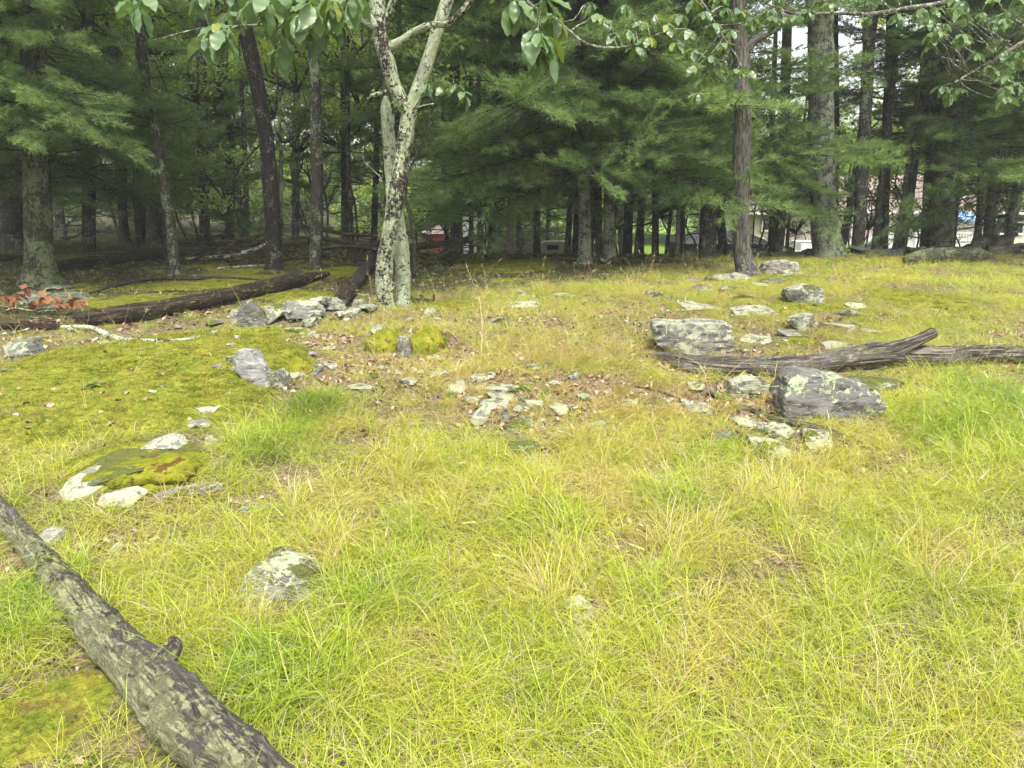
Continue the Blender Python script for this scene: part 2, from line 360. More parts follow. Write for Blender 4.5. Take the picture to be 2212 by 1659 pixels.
mo_c = s.mix(1.0, mo_c, (1.5, 1.5, 1.3), 'MULTIPLY')
c = s.mix(s.ramp(s.math('ADD', am, s.math('MULTIPLY', s.math('SUBTRACT', nC, .5), .9)), [(.38, 0.), (.5, 1.)]), c, mo_c)
c = s.mix(s.math('MULTIPLY', aw, .12), c, s.mix(.5, (0, 0, 0), (.035, .045, .012)))  # shade under the trees, darkened into the floor colour
c = s.mix(lawn, c, s.mix(nB, (0.076, 0.144, 0.015), (0.182, 0.274, 0.038)))
h = s.math('ADD', nB, s.math('MULTIPLY', s.noise(ps, 130, 3, .7), .4))
M_GROUND = s.end(s.pbsdf(c, .95, s.bump(h, .02), .1))
lw = sstep(29, 32, gy) * sstep(3, 9, gx) * .9
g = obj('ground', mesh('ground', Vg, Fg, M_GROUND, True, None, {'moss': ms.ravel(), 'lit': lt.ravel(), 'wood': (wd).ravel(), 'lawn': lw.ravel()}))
tag(g, kind='structure')

# ------------------------------------------------------------------ scatter through geometry nodes (only for stuff)
def protos(name, meshes):
    c = bpy.data.collections.new(name)
    for k, me in enumerate(meshes):
        o = bpy.data.objects.new('%s_%02d' % (name, k), me); c.objects.link(o)
    return c
def scatter(name, label, pts, rot, scl, tint, idx, coll, mats, cat=None):
    me = bpy.data.meshes.new(name)
    me.vertices.add(len(pts)); me.vertices.foreach_set('co', np.asarray(pts, np.float32).ravel())
    for k, a, ty, f in (('rot', rot, 'FLOAT_VECTOR', 'vector'), ('scl', scl, 'FLOAT_VECTOR', 'vector'), ('tint', tint, 'FLOAT', 'value'), ('idx', idx, 'INT', 'value')):
        at = me.attributes.new(k, ty, 'POINT'); a = np.asarray(a, np.int32 if ty == 'INT' else np.float32)
        if k == 'scl' and a.ndim == 1: a = np.repeat(a[:, None], 3, 1)
        at.data.foreach_set(f, a.ravel())
    for m in mats: me.materials.append(m)
    me.update()
    o = obj(name, me); tag(o, label, cat, kind='stuff')
    ng = bpy.data.node_groups.new('scatter_' + name, 'GeometryNodeTree')
    ng.interface.new_socket('Geometry', in_out='INPUT', socket_type='NodeSocketGeometry')
    ng.interface.new_socket('Geometry', in_out='OUTPUT', socket_type='NodeSocketGeometry')
    N = ng.nodes; gi, go = N.new('NodeGroupInput'), N.new('NodeGroupOutput')
    def na(nm, ty):
        x = N.new('GeometryNodeInputNamedAttribute'); x.data_type = ty; x.inputs['Name'].default_value = nm; return [q for q in x.outputs if q.enabled][0]
    e2r = N.new('FunctionNodeEulerToRotation'); Lk = ng.links.new; jn = N.new('GeometryNodeJoinGeometry')
    Lk(na('rot', 'FLOAT_VECTOR'), e2r.inputs[0]); sc_, ix_ = na('scl', 'FLOAT_VECTOR'), na('idx', 'INT')
    for k, pr in enumerate(coll.objects):
        one = bpy.data.collections.new(pr.name); one.objects.link(pr)
        ci = N.new('GeometryNodeCollectionInfo'); ci.inputs['Collection'].default_value = one; oi = N.new('GeometryNodeRealizeInstances'); Lk(ci.outputs[0], oi.inputs[0])
        ip = N.new('GeometryNodeInstanceOnPoints'); cp = N.new('FunctionNodeCompare'); cp.data_type = 'INT'; cp.operation = 'EQUAL'
        a_, b_ = [q for q in cp.inputs if q.enabled][:2]; Lk(ix_, a_); b_.default_value = k
        Lk(cp.outputs[0], ip.inputs['Selection']); Lk(e2r.outputs[0], ip.inputs['Rotation']); Lk(sc_, ip.inputs['Scale'])
        Lk(gi.outputs[0], ip.inputs['Points']); Lk(oi.outputs[0], ip.inputs['Instance']); Lk(ip.outputs[0], jn.inputs[0])
    Lk(jn.outputs[0], go.inputs[0])
    md = o.modifiers.new('scatter', 'NODES'); md.node_group = ng
    return o

def blades(nb, lmin, lmax, spread, w, arch, rng, segs=4, lean=None, mb=None, stiff=.3):
    """a tuft of tapering arched blades"""
    ph = rng.uniform(0, 2 * np.pi, nb) if lean is None else rng.normal(lean, .9, nb)
    L = rng.uniform(lmin, lmax, nb); rad = spread * np.sqrt(rng.uniform(0, 1, nb)); pa = rng.uniform(0, 2 * np.pi, nb)
    bx, by = rad * np.cos(pa), rad * np.sin(pa)
    a0 = rng.uniform(.05, stiff + .35, nb); a1 = a0 + arch * rng.uniform(.5, 1.35, nb)
    t = np.linspace(0, 1, segs + 1); ang = a0[:, None] + (a1 - a0)[:, None] * t[None] ** 1.1
    ds = L[:, None] / segs; hx = np.concatenate([np.zeros((nb, 1)), np.cumsum(np.sin(ang[:, 1:]) * ds, 1)], 1); hz = np.concatenate([np.zeros((nb, 1)), np.cumsum(np.cos(ang[:, 1:]) * ds, 1)], 1)
    tw = rng.normal(0, .35, nb)[:, None] * t[None]; pp = ph[:, None] + tw
    cx = bx[:, None] + hx * np.cos(pp); cyy = by[:, None] + hx * np.sin(pp); cz = hz - .01
    ww = (w * rng.uniform(.6, 1.3, nb))[:, None] * np.array([.8, 1, .9, .6, 0.0] if segs == 4 else [.9, .8, 0])[None] * .5
    side = rng.uniform(-1.2, 1.2, nb)[:, None]
    sx, sy, sz = -np.sin(pp) * np.cos(side), np.cos(pp) * np.cos(side), np.broadcast_to(np.sin(side) * .5, pp.shape)
    A = np.stack([cx - sx * ww, cyy - sy * ww, cz - sz * ww], -1); B = np.stack([cx + sx * ww, cyy + sy * ww, cz + sz * ww], -1)
    V = np.stack([A, B], 2).reshape(nb, -1, 3); k = (segs + 1) * 2
    base = (np.arange(nb) * k)[:, None]
    F4 = np.concatenate([base + np.array([[2 * q, 2 * q + 1, 2 * q + 3, 2 * q + 2]]) for q in range(segs - 1)])
    q = segs - 1; F3 = base + np.array([[2 * q, 2 * q + 1, 2 * q + 2]])
    lv = np.repeat(rng.uniform(0, 1, nb), k); tt = np.tile(np.repeat(t, 2), nb)
    mb.add(V.reshape(-1, 3), [F4, F3], 0, lv=lv, tt=tt)

def mat_grass(name):
    s = NT(name); lv = s.attr('lv').outputs['Fac']; tt = s.attr('tt').outputs['Fac']; ti = s.attr('tint', 'INSTANCER').outputs['Fac']
    f = s.math('ADD', s.math('MULTIPLY', ti, .72), s.math('MULTIPLY', lv, .28), True)
    c = s.ramp(f, [(0, (.05, .12, .035)), (.2, (.125, .21, .028)), (.4, (.25, .36, .022)), (.6, (.40, .445, .035)), (.78, (.48, .41, .10)), (1, (.37, .22, .09))])
    c = s.mix(s.ramp(tt, [(0, 1.), (.35, 0.)]), c, s.mix(.55, c, (0.228, 0.182, 0.091)))
    c = s.mix(s.ramp(lv, [(.80, 0.), (.83, 1.)]), c, (0.456, 0.380, 0.236))
    a = s.pbsdf(c, .45, None, .4); tr = s.n('BsdfTranslucent', {'Color': s.mix(1.0, c, (1, 1, .5), 'MULTIPLY')}).outputs[0]
    return s.end(s.n('MixShader', {0: .4, 1: a, 2: tr}).outputs[0])
M_GRASS = mat_grass('grass_blade')
tufts = []
def tuft(**k):
    mb = MB(); kk = dict(k); n2 = kk.pop('extra', None); blades(rng=RNG, mb=mb, **kk)
    tufts.append(mb.mesh('grass_tuft', [M_GRASS])); return len(tufts) - 1
for q in range(4): tuft(nb=54, lmin=.09, lmax=.245, spread=.065, w=.0019, arch=1.8, stiff=.6)     # fine arching meadow grass
for q in range(2): tuft(nb=30, lmin=.04, lmax=.11, spread=.06, w=.0020, arch=1.1, stiff=.7)     # short
for q in range(2): tuft(nb=48, lmin=.13, lmax=.25, spread=.05, w=.0023, arch=1.9, stiff=.45)     # long tussock
for q in range(2): tuft(nb=50, lmin=.18, lmax=.32, spread=.045, w=.0022, arch=1.9, lean=0.0, stiff=.5)   # combed over
tuft(nb=4, lmin=.28, lmax=.5, spread=.05, w=.0022, arch=.9, stiff=.3)                            # thin tall stalks
for q in range(2): tuft(nb=24, lmin=.10, lmax=.22, spread=.09, w=.006, arch=1.5, stiff=.6, segs=2)  # far tuft
GCOL = protos('grass_tuft', tufts)

ROCKFOOT = []    # (x, y, rx, ry, angle) filled by the rocks, used to keep grass off them
def offrock(x, y, k=1.0):
    m = np.ones(len(x), bool)
    for (a, b, rx, ry, an) in ROCKFOOT:
        dx, dy = x - a, y - b; c, s_ = math.cos(an), math.sin(an)
        m &= (((dx * c + dy * s_) / (rx * k)) ** 2 + ((-dx * s_ + dy * c) / (ry * k)) ** 2) > 1
    return m
def cand(n, r0, r1, amax=46, power=1.0):
    """points over a wedge before the camera and a little outside the frame"""
    r = np.sqrt(RNG.uniform(0, 1, n) ** power * (r1 ** 2 - r0 ** 2) + r0 ** 2); a = RNG.uniform(-R(amax), R(amax), n)
    return r * np.sin(a), r * np.cos(a)
def slope_rot(x, y, z0, jit=.15):
    e = .1; sx = (H(x + e, y) - H(x - e, y)) / (2 * e); sy = (H(x, y + e) - H(x, y - e)) / (2 * e)
    return np.stack([np.arctan(sy) + RNG.normal(0, jit, len(x)), -np.arctan(sx) + RNG.normal(0, jit, len(x)), z0], -1)
def build_stalks():
    s = NT('dry_stalk_blade'); ti = s.attr('tint', 'INSTANCER').outputs['Fac']
    M = s.end(s.pbsdf(s.ramp(ti, [(0, (0.228, 0.258, 0.076)), (.5, (0.365, 0.304, 0.152)), (1, (0.319, 0.198, 0.106))]), .6, None, .2)); ml = []
    for q in range(4):
        mb = MB(); blades(nb=3, lmin=.32, lmax=.6, spread=.03, w=.0026, arch=(.35, .8, 1.2, .6)[q], rng=RNG, mb=mb, stiff=.25)
        V = mb.V[-1].reshape(3, -1, 3)
        for b in V:      # small seed heads near the tip
            tip = b[-1]; d = b[-1] - b[-4]; d = d / np.linalg.norm(d)
            for k in range(5):
                c = tip - d * .012 * k; w_ = np.array((.0035, .001 * k, .002)); mb.add(np.array([c - w_, c + w_, c + d * .016 + w_ * .2]), np.array([(0, 1, 2)]), 0, lv=0.5, tt=0.5)
        ml.append(mb.mesh('grass_stalk', [M]))
    co = protos('grass_stalk', ml); x, y = cand(5200, 2.2, 14.5, 46); d = np.hypot(x, y)
    k = (RNG.uniform(0, 1, len(x)) < (1 - woods(x, y)) * (.10 + .5 * sstep(4, 6, d) + .25 * sstep(9, 12, d)) * (1 - .75 * mossf(x, y)) * (1 - .8 * sstep(2.5, 4.5, x) * sstep(6, 8, y)) * np.clip(.8 + 1.6 * f2(x, y, .8, 3, 131), 0, 1.6)) & offrock(x, y, .9)
    x, y = x[k], y[k]; n = len(x)
    return scatter('dry_grass_stalks', 'thin straw-coloured flowering stalks arching over the clearing', np.stack([x, y, H(x, y)], -1), slope_rot(x, y, RNG.uniform(0, 6.28, n), .2), RNG.uniform(.6, 1.15, n), RNG.uniform(0, 1, n), RNG.integers(0, 4, n), co, [M])
CLUMPS = [ell(*e) for e in [(655, 905, 60, 45), (2140, 960, 110, 90), (1185, 1125, 75, 40), (790, 1290, 60, 60), (600, 1480, 120, 80), (2130, 860, 70, 60), (560, 960, 70, 40), (60, 1330, 90, 90), (1460, 1090, 60, 30)]]
STRAW = [ell(*e) for e in [(1190, 1250, 85, 50), (700, 1080, 90, 40), (1280, 960, 110, 40), (1750, 1000, 110, 40), (690, 1210, 60, 60), (1400, 880, 130, 50), (1700, 1100, 90, 30), (2100, 1250, 120, 70), (1000, 830, 120, 30), (1230, 760, 150, 30), (1480, 1180, 90, 50), (860, 1010, 80, 40)]]
def build_grass():
    P_, Rt, S_, T_, I_ = [], [], [], [], []
    for (n, r0, r1, far) in [(5200, 1.0, 3.2, 0), (10500, 3.2, 6.5, 0), (14500, 6.5, 11.5, 1), (14000, 11.5, 18, 2), (5000, 18, 36, 2)]:
        x, y = cand(n, r0, r1, 62 if r0 < 3 else 48)
        mo, li, wo, cl, st = mossf(x, y), litf(x, y), woods(x, y), zone(CLUMPS, x, y), zone(STRAW, x, y)
        nz = f2(x, y, 1.1, 3, 61); nf = f2(x, y, 5, 2, 62)
        cr = sstep(11, 13, y) * sstep(2.5, 5, x)            # the bright crest on the right
        wo = wo * (1 - cr * (1 - sstep(15.5, 17, y)))
        d = np.hypot(x, y)
        dens = (.80 - .12 * sstep(4, 8, d)) * np.clip(1 + 1.5 * nz + .8 * nf, .12, 2) * (1 - .5 * li) * (1 - .80 * mo) * (1 - .75 * wo) + 1.5 * cl + .5 * st
        mid = sstep(4.2, 5.2, d) * (1 - sstep(8.5, 10.5, d)) * (1 - np.clip(cl, 0, 1)) * (1 - sstep(2.8, 4.2, x)); dens *= 1 - .3 * mid
        keep = (RNG.uniform(0, 1, n) < dens) & offrock(x, y, .86)
        x, y, mo, li, wo, cl, st, nz, nf, mid = [q[keep] for q in (x, y, mo, li, wo, cl, st, nz, nf, mid)]; n = len(x)
        u = RNG.uniform(0, 1, n)
        idx = np.where(u < .72, RNG.integers(0, 4, n), RNG.integers(4, 6, n))
        idx = np.where(u > .87, RNG.integers(6, 8, n), idx); idx = np.where(u > .985 - .07 * mid, 10, idx)
        idx = np.where((mo > .4) | (wo > .6), np.where(u < .8, 4 + (u * 10).astype(int) % 2, idx), idx)
        idx = np.where((cl > .35) & (u < .75), 6 + (u * 8).astype(int) % 2, idx)
        idx = np.where((st > .35) & (u < .25), 8 + (u * 8).astype(int) % 2, idx)
        if far == 2: idx = np.where(u < .9, 11 + (u * 6).astype(int) % 2, idx)
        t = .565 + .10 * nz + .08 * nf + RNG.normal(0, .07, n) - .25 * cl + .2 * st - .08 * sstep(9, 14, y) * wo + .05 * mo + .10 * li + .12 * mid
        t = t - (.15 + .10 * sstep(-4, -1, x)) * wo + .04  # tree shade put into the tint: grass goes darker green in the wood
        t = t + .22 * sstep(.22, .5, f2(x, y, 2.4, 3, 63)) - .16 * sstep(.2, .5, f2(x, y, 1.9, 3, 64)); t = np.where(RNG.uniform(0, 1, n) < .07, t + .28, t); t = np.where(RNG.uniform(0, 1, n) < .06, t - .25, t)
        sc = RNG.uniform(.65, 1.2, n) * (1 + .25 * cl) * (1 - .35 * wo) * (1 - .3 * mo) * (1 - .1 * mid); sc *= np.where(far == 2, 1.0, 1.0)
        flow = 1.2 * f2(x, y, .9, 2, 71) * 3 + .3
        rz = np.where((idx == 8) | (idx == 9), flow, RNG.uniform(0, 6.28, n))
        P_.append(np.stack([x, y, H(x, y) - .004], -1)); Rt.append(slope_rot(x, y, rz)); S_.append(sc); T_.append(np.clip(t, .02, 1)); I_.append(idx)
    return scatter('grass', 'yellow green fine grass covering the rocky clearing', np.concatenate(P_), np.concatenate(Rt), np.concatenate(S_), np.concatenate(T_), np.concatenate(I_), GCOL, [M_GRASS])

# moss fuzz
def build_moss():
    s = NT('moss_fuzz'); lv = s.attr('lv').outputs['Fac']; ti = s.attr('tint', 'INSTANCER').outputs['Fac']
    c = s.ramp(s.math('ADD', s.math('MULTIPLY', ti, .7), s.math('MULTIPLY', lv, .3), True), [(0, (0.053, 0.091, 0.008)), (.45, (0.152, 0.175, 0.015)), (.75, (0.236, 0.228, 0.027)), (1, (0.198, 0.122, 0.038))])
    M = s.end(s.n('MixShader', {0: .3, 1: s.pbsdf(c, .7, None, .15), 2: s.n('BsdfTranslucent', {'Color': c}).outputs[0]}).outputs[0])
    ml = []
    for q in range(3):
        mb = MB(); blades(nb=110, lmin=.010, lmax=.024, spread=.055, w=.0042, arch=.8, rng=RNG, mb=mb, segs=2, stiff=.6); ml.append(mb.mesh('moss_patch', [M]))
    co = protos('moss_patch', ml)
    x, y = cand(60000, 1.2, 14, 50); d = np.hypot(x, y)
    mo = mossf(x, y); keep = (mo > .3 + .25 * RNG.uniform(0, 1, len(x))) & offrock(x, y, .9)
    x, y = x[keep], y[keep]; n = len(x)
    z = H(x, y) + .018 * mossf(x, y) * (1 + 1.2 * f2(x, y, 7, 2, 78)) - .003
    t = .52 + .4 * f2(x, y, 1.5, 3, 81) + .5 * f2(x, y, 6, 3, 82) + RNG.normal(0, .10, n)
    t = np.where(f2(x, y, 3.3, 3, 83) > .33, .97, t) - .10 * woods(x, y)  # moss tint also lowered in the wood, shade carried by its colour
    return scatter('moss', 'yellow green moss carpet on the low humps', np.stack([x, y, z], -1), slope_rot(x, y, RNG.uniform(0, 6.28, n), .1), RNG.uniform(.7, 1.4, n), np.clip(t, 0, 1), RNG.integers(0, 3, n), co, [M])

def leaf_outline(L=.10, wid=.045, lobes=5, lobe=.25, tipw=.55, n=14, curl=.0, fold=.25, rng=RNG):
    """leaf blade as midrib plus two margins; base at origin, along +x"""
    t = np.linspace(0, 1, n); w = wid * np.sin(np.pi * t ** tipw) ** .75 if tipw != 1 else wid * np.sin(np.pi * t)
    w = w * (1 + lobe * np.sin(2 * np.pi * lobes * t)) + .0004; w[0] = .0006; w[-1] = .0005
    x = L * t; z = curl * L * (t ** 2) * -1
    mid = np.stack([x, 0 * x, z], -1); up = fold * w
    l = np.stack([x - .1 * w, w, z + up], -1); r = np.stack([x - .1 * w, -w, z + up], -1)
    V = np.concatenate([mid, l, r]); k = np.arange(n - 1)
    return V, np.concatenate([np.stack([k, k + 1, n + k + 1, n + k], -1), np.stack([k, 2 * n + k, 2 * n + k + 1, k + 1], -1)])

def build_litter():
    s = NT('dry_leaf'); ti = s.attr('tint', 'INSTANCER').outputs['Fac']; oc = s.n('TexCoord').outputs['Object']
    c = s.ramp(ti, [(0, (0.091, 0.053, 0.034)), (.3, (0.228, 0.144, 0.099)), (.6, (0.365, 0.266, 0.198)), (.88, (0.502, 0.426, 0.350)), (1, (0.342, 0.152, 0.076))])
    c = s.mix(s.math('MULTIPLY', s.noise(oc, 60, 4), .5), c, (0.091, 0.053, 0.030))
    M = s.end(s.pbsdf(c, .7, None, .25)); ml = []
    for q in range(5):
        V, F = leaf_outline(.10, .033, 3 + q % 3, .26, .8, 12, RNG.uniform(-.5, .9), RNG.uniform(.1, 1.3))
        V[:, 2] += .004 * np.sin(V[:, 0] * 90 + q) + .01; V[:, 0] -= .05
        ml.append(mesh('fallen_leaf', V, F, [M]))
    V = np.array([(x_, y_, 0) for x_ in (-.09, 0, .09) for y_ in (-.002, .002)]) + np.array([(0, 0, 0)] * 2 + [(0, .01, .006)] * 2 + [(0, 0, 0)] * 2)
    ml.append(mesh('fallen_twig', V, np.array([(0, 1, 3, 2), (2, 3, 5, 4)]), [M]))
    co = protos('fallen_leaf', ml); X, Y = [], []
    for (n, r0, r1) in [(13000, 1.0, 4.5), (30000, 4.5, 10), (22000, 10, 20)]:
        x, y = cand(n, r0, r1, 52); li, wo, mo = litf(x, y), woods(x, y), mossf(x, y)
        k = (RNG.uniform(0, 1, n) < (.4 if r0 < 4 else 1.0) * (.17 + .75 * li + .40 * wo * (1 + f2(x, y, .8, 2, 91))) * (1 - .8 * mo)) & offrock(x, y, .8); X.append(x[k]); Y.append(y[k])
    x, y = np.concatenate(X), np.concatenate(Y); n = len(x)
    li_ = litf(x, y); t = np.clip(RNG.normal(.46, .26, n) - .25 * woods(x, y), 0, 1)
    return scatter('leaf_litter', 'pale brown dead oak leaves lying between grass and stones', np.stack([x, y, H(x, y) + RNG.uniform(0, .012, n)], -1),
                   slope_rot(x, y, RNG.uniform(0, 6.28, n), .35), RNG.uniform(.2, .55, n) * (1 - .25 * (np.hypot(x, y) < 4.5)), t, np.where(RNG.uniform(0, 1, n) < .13, 5, RNG.integers(0, 5, n)), co, [M])
# ------------------------------------------------------------------ rocks
_ICO = {}
def ico(n):
    if n not in _ICO:
        bm = bmesh.new(); bmesh.ops.create_icosphere(bm, subdivisions=n, radius=1.0)
        _ICO[n] = (np.array([v.co[:] for v in bm.verts]), np.array([[v.index for v in f.verts] for f in bm.faces])); bm.free()
    return _ICO[n]
def rock_mesh(pts, sub, seed, strata=.03, rough=.05, mats=None, size=1.0, flat=None):
    """facetted stone: the hull of pts sampled along directions, then broken up by noise and bedding layers"""
    pts = np.asarray(pts, float); c = pts.mean(0); pts = pts - c
    bm = bmesh.new(); [bm.verts.new(p) for p in pts]; bmesh.ops.convex_hull(bm, input=bm.verts)
    bm.normal_update(); pl = [(f.normal.copy(), f.normal.dot(f.verts[0].co)) for f in bm.faces]; bm.free()
    N = np.array([p[0][:] for p in pl]); D = np.array([p[1] for p in pl]); sg = np.sign(D); N = N * sg[:, None]; D = np.abs(D) + 1e-6
    dirs, F = ico(sub); ext = np.ptp(pts, axis=0) / 2; dv = dirs * ext; dv = dv / np.linalg.norm(dv, axis=1)[:, None]
    q = N @ dv.T; r = np.where(q > 1e-5, D[:, None] / np.maximum(q, 1e-5), 1e9)
    r1 = np.partition(r, 1, axis=0); r = r1[0]
    V = dv * r[:, None]; s_ = float(size)
    V = V + dv * (rough * s_ * fbm(V * 3.2 / s_ + seed * 3.7, 4, seed))[:, None]
    z = V[:, 2] + .05 * s_ * vn(V * 2 / s_ + seed, seed); lay = np.sin(z / (.055 * s_) * 2 * math.pi / 2.2)
    rad = np.clip(np.sign(lay) * np.abs(lay) ** .5, -1, 1) * strata * s_ * (.5 + .5 * vn(V * 4 / s_ + seed, seed + 3))
    hd = V.copy(); hd[:, 2] = 0; hl = np.linalg.norm(hd, axis=1)[:, None] + 1e-6; V = V + hd / hl * rad[:, None] * (hl / (hl.max() + 1e-6))
    rg_ = np.abs(fbm(V * np.array((5, 5, 9)) / s_ + seed, 4, seed + 9)); V = V + (.05 * s_ * (rg_ - .15))[:, None] * dv
    me = mesh('stone', V + c, F, mats, True)
    me.set_sharp_from_angle(angle=R(26))
    return me
M_ROCK = {'pale': mat_rock('rock_pale_lichen', (0.143, 0.139, 0.124), .62, (0.271, 0.278, 0.200), .20),
          'grey': mat_rock('rock_grey', (0.110, 0.110, 0.100), .54, (0.228, 0.243, 0.171), .32),
          'white': mat_rock('rock_whitish', (0.227, 0.222, 0.217), .42, (0.296, 0.305, 0.252), .06),#(0.236, 0.232, 0.228), .40, (0.328, 0.343, 0.299), .04),
          'dark': mat_rock('rock_dark_spotted', (0.121, 0.115, 0.110), .46, (0.271, 0.308, 0.192), .12, 15),
          'mossy': mat_rock('rock_mossy', (0.093, 0.100, 0.085), .40, (0.185, 0.228, 0.143), .85, 10),
          'lichen': mat_rock('rock_crusted', (0.122, 0.122, 0.107), .66, (0.271, 0.278, 0.178), .40, 18),
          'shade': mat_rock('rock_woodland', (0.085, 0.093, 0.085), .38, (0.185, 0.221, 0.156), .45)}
M_ROCK['crumbly'] = mat_rock('rock_crumbly', (.13, .13, .11), .56, (.27, .28, .19), .36, 24, (0.069, 0.075, 0.023))
_rs = [100]
def rock(u, v, wpx, depth, hgt, label, kind='grey', yaw=None, tilt=(0, 0), sink=.2, name='rock', group=None, box_=.0, pts=None, asp=None):
    """stone whose visible base centre is at photo point (u, v); wpx wide, depth and hgt in metres"""
    _rs[0] += 1; sd = _rs[0]; rg = np.random.default_rng(sd); p = W(u, v); dist = np.linalg.norm(p - EYE); w = wpx * 1.14 / FPX * dist; hgt *= .85 if hgt < .12 else 1.0; depth *= 1.3; sink = max(sink, .32) if v > 740 else sink
    yaw = rg.uniform(-.35, .35) if yaw is None else R(yaw)
    if pts is None:
        n = 17; a = rg.uniform(0, 2 * np.pi, n) if not box_ else (np.arange(n) * 2 * math.pi / n + rg.normal(0, .15, n))
        e = .62 if not box_ else box_; ca, sa = np.cos(a), np.sin(a); q = 2.6 if not box_ else 6
        rad = (np.abs(ca) ** q + np.abs(sa) ** q) ** (-1 / q) * rg.uniform(.78, 1.04, n)
        x, y = ca * rad * w / 2, sa * rad * depth / 2; z = np.where(np.arange(n) % 3 < 2, 1, -1) * hgt * rg.uniform(.15, .55, n)
        k = np.where(z > 0, rg.uniform(.45, 1.0, n), 1.0); pp = np.stack([x * k, y * k, z], -1)
    else: pp = np.asarray(pts, float)
    sz = max(w, depth, hgt); sub = 5 if wpx > 110 else 4 if wpx > 34 else 3
    if p[1] > 13: sub = min(sub, 4)
    th = min(depth, w, max(hgt, .04)); 
    me = rock_mesh(pp, sub, sd, strata=.014, rough=.10, mats=[M_ROCK[kind]], size=(sz * th) ** .5 if pts is None else sz * .6)
    o = obj(name, me); o.location = (p[0], p[1] + (depth * .25 if pts is None else 0), gz(p[0], p[1] + depth * .25) + hgt * (.5 - sink))
    o.rotation_euler = (R(tilt[0]) + .09 * rg.normal() + .05, R(tilt[1]) + .09 * rg.normal(), yaw)
    tag(o, label, 'rock', group)
    ROCKFOOT.append((o.location.x, o.location.y, w * .46, depth * .46, yaw))
    return o

def front(poly, depth, back=.8, lean=0.0, rg=np.random.default_rng(5), u0=0, v0=0, sc=1.0):
    """outline seen from the front (pixels) given depth"""
    out = []
    for (a, b) in poly:
        x, z = (a - u0) * sc, (v0 - b) * sc
        out += [(x, -depth * .5 * rg.uniform(.5, 1) , z), (x * back, depth * .5 * rg.uniform(.7, 1), z * (.9 if z > 0 else 1))]
    return out
def frock(u, v, poly, depth, label, kind, name='boulder', yaw=0, sink=.04):
    p = W(u, v); sc = np.linalg.norm(p - EYE) / FPX
    pts = front(poly, depth, u0=u, v0=v, sc=sc); pts = [(x, y, z + (-sink - .06 if z < .03 else 0)) for x, y, z in pts]
    w = (max(a for a, b in poly) - min(a for a, b in poly)); h = (v - min(b for a, b in poly)) * sc
    _rs[0] += 1; me = rock_mesh(pts, 5 if w > 45 else 4, _rs[0], strata=.012, rough=.11, mats=[M_ROCK[kind]], size=max(w * sc, h) * .7)
    o = obj(name, me); o.location = (p[0], p[1] + depth * .3, p[2]); o.rotation_euler = (0, 0, R(yaw)); tag(o, label, 'rock')
    ROCKFOOT.append((p[0], p[1] + depth * .3, w * sc * .5, depth * .5, 0)); return o
S_ = 'stone'
# the big ones
frock(1785, 905, [(1688, 862), (1700, 822), (1727, 803), (1768, 812), (1800, 820), (1862, 833), (1880, 862), (1895, 874), (1870, 900), (1835, 918), (1765, 912), (1700, 900), (1712, 870)], .42,
      'large dark angular boulder with pale lichen patches in front of the weathered log', 'dark')
frock(1497, 763, [(1413, 706), (1425, 698), (1500, 696), (1580, 701), (1579, 764), (1500, 768), (1440, 752), (1414, 735)], .62, 'big flat-topped grey block with squared front near the left end of the weathered log', 'pale')
frock(540, 708, [(514, 706), (518, 675), (533, 651), (545, 653), (566, 678), (575, 706)], .22, 'upright pointed grey stone left of the twisted lichen tree', 'grey', 'standing_stone')
frock(507, 700, [(499, 700), (500, 675), (506, 669), (516, 676), (518, 700)], .16, 'small shoulder stone leaning against the upright pointed grey stone', 'pale', 'stone')
frock(563, 832, [(513, 800), (512, 770), (527, 757), (547, 760), (566, 790), (592, 832), (560, 828), (530, 818)], .24, 'whitish slanting stone with bright bare lower face on the moss hump', 'white', 'standing_stone')
frock(603, 838, [(580, 838), (582, 808), (600, 802), (618, 815), (622, 838)], .22, 'rounded lichen stone tucked right of the whitish slanting stone', 'lichen', 'stone')
frock(1613, 852, [(1571, 848), (1578, 828), (1600, 822), (1640, 815), (1658, 828), (1655, 848), (1600, 858)], .26, 'pale tilted block left of the dark boulder among dead leaves', 'pale', 'stone')
frock(1740, 655, [(1698, 640), (1700, 628), (1725, 626), (1740, 618), (1762, 620), (1776, 632), (1772, 655), (1730, 655)], .4, 'pale boulder with cleft top below the big lichen-flecked trunk', 'pale')
frock(1690, 592, [(1640, 590), (1660, 574), (1695, 566), (1720, 570), (1732, 590)], .7, 'low domed boulder right beside the rough grey trunk', 'pale')
frock(873, 775, [(858, 772), (860, 745), (862, 725), (872, 740), (885, 728), (887, 750), (893, 772)], .14, 'dark gap stone wedged between two round moss cushions', 'dark', 'stone')
frock(1088, 918, [(1080, 918), (1082, 890), (1094, 884), (1102, 900), (1098, 918)], .1, 'little upright grey stone in the middle of the clearing', 'grey', 'stone')
frock(1129, 643, [(1120, 643), (1120, 630), (1127, 626), (1136, 636), (1138, 643)], .12, 'tiny white upright stone at the shaded grass edge', 'white', 'stone')
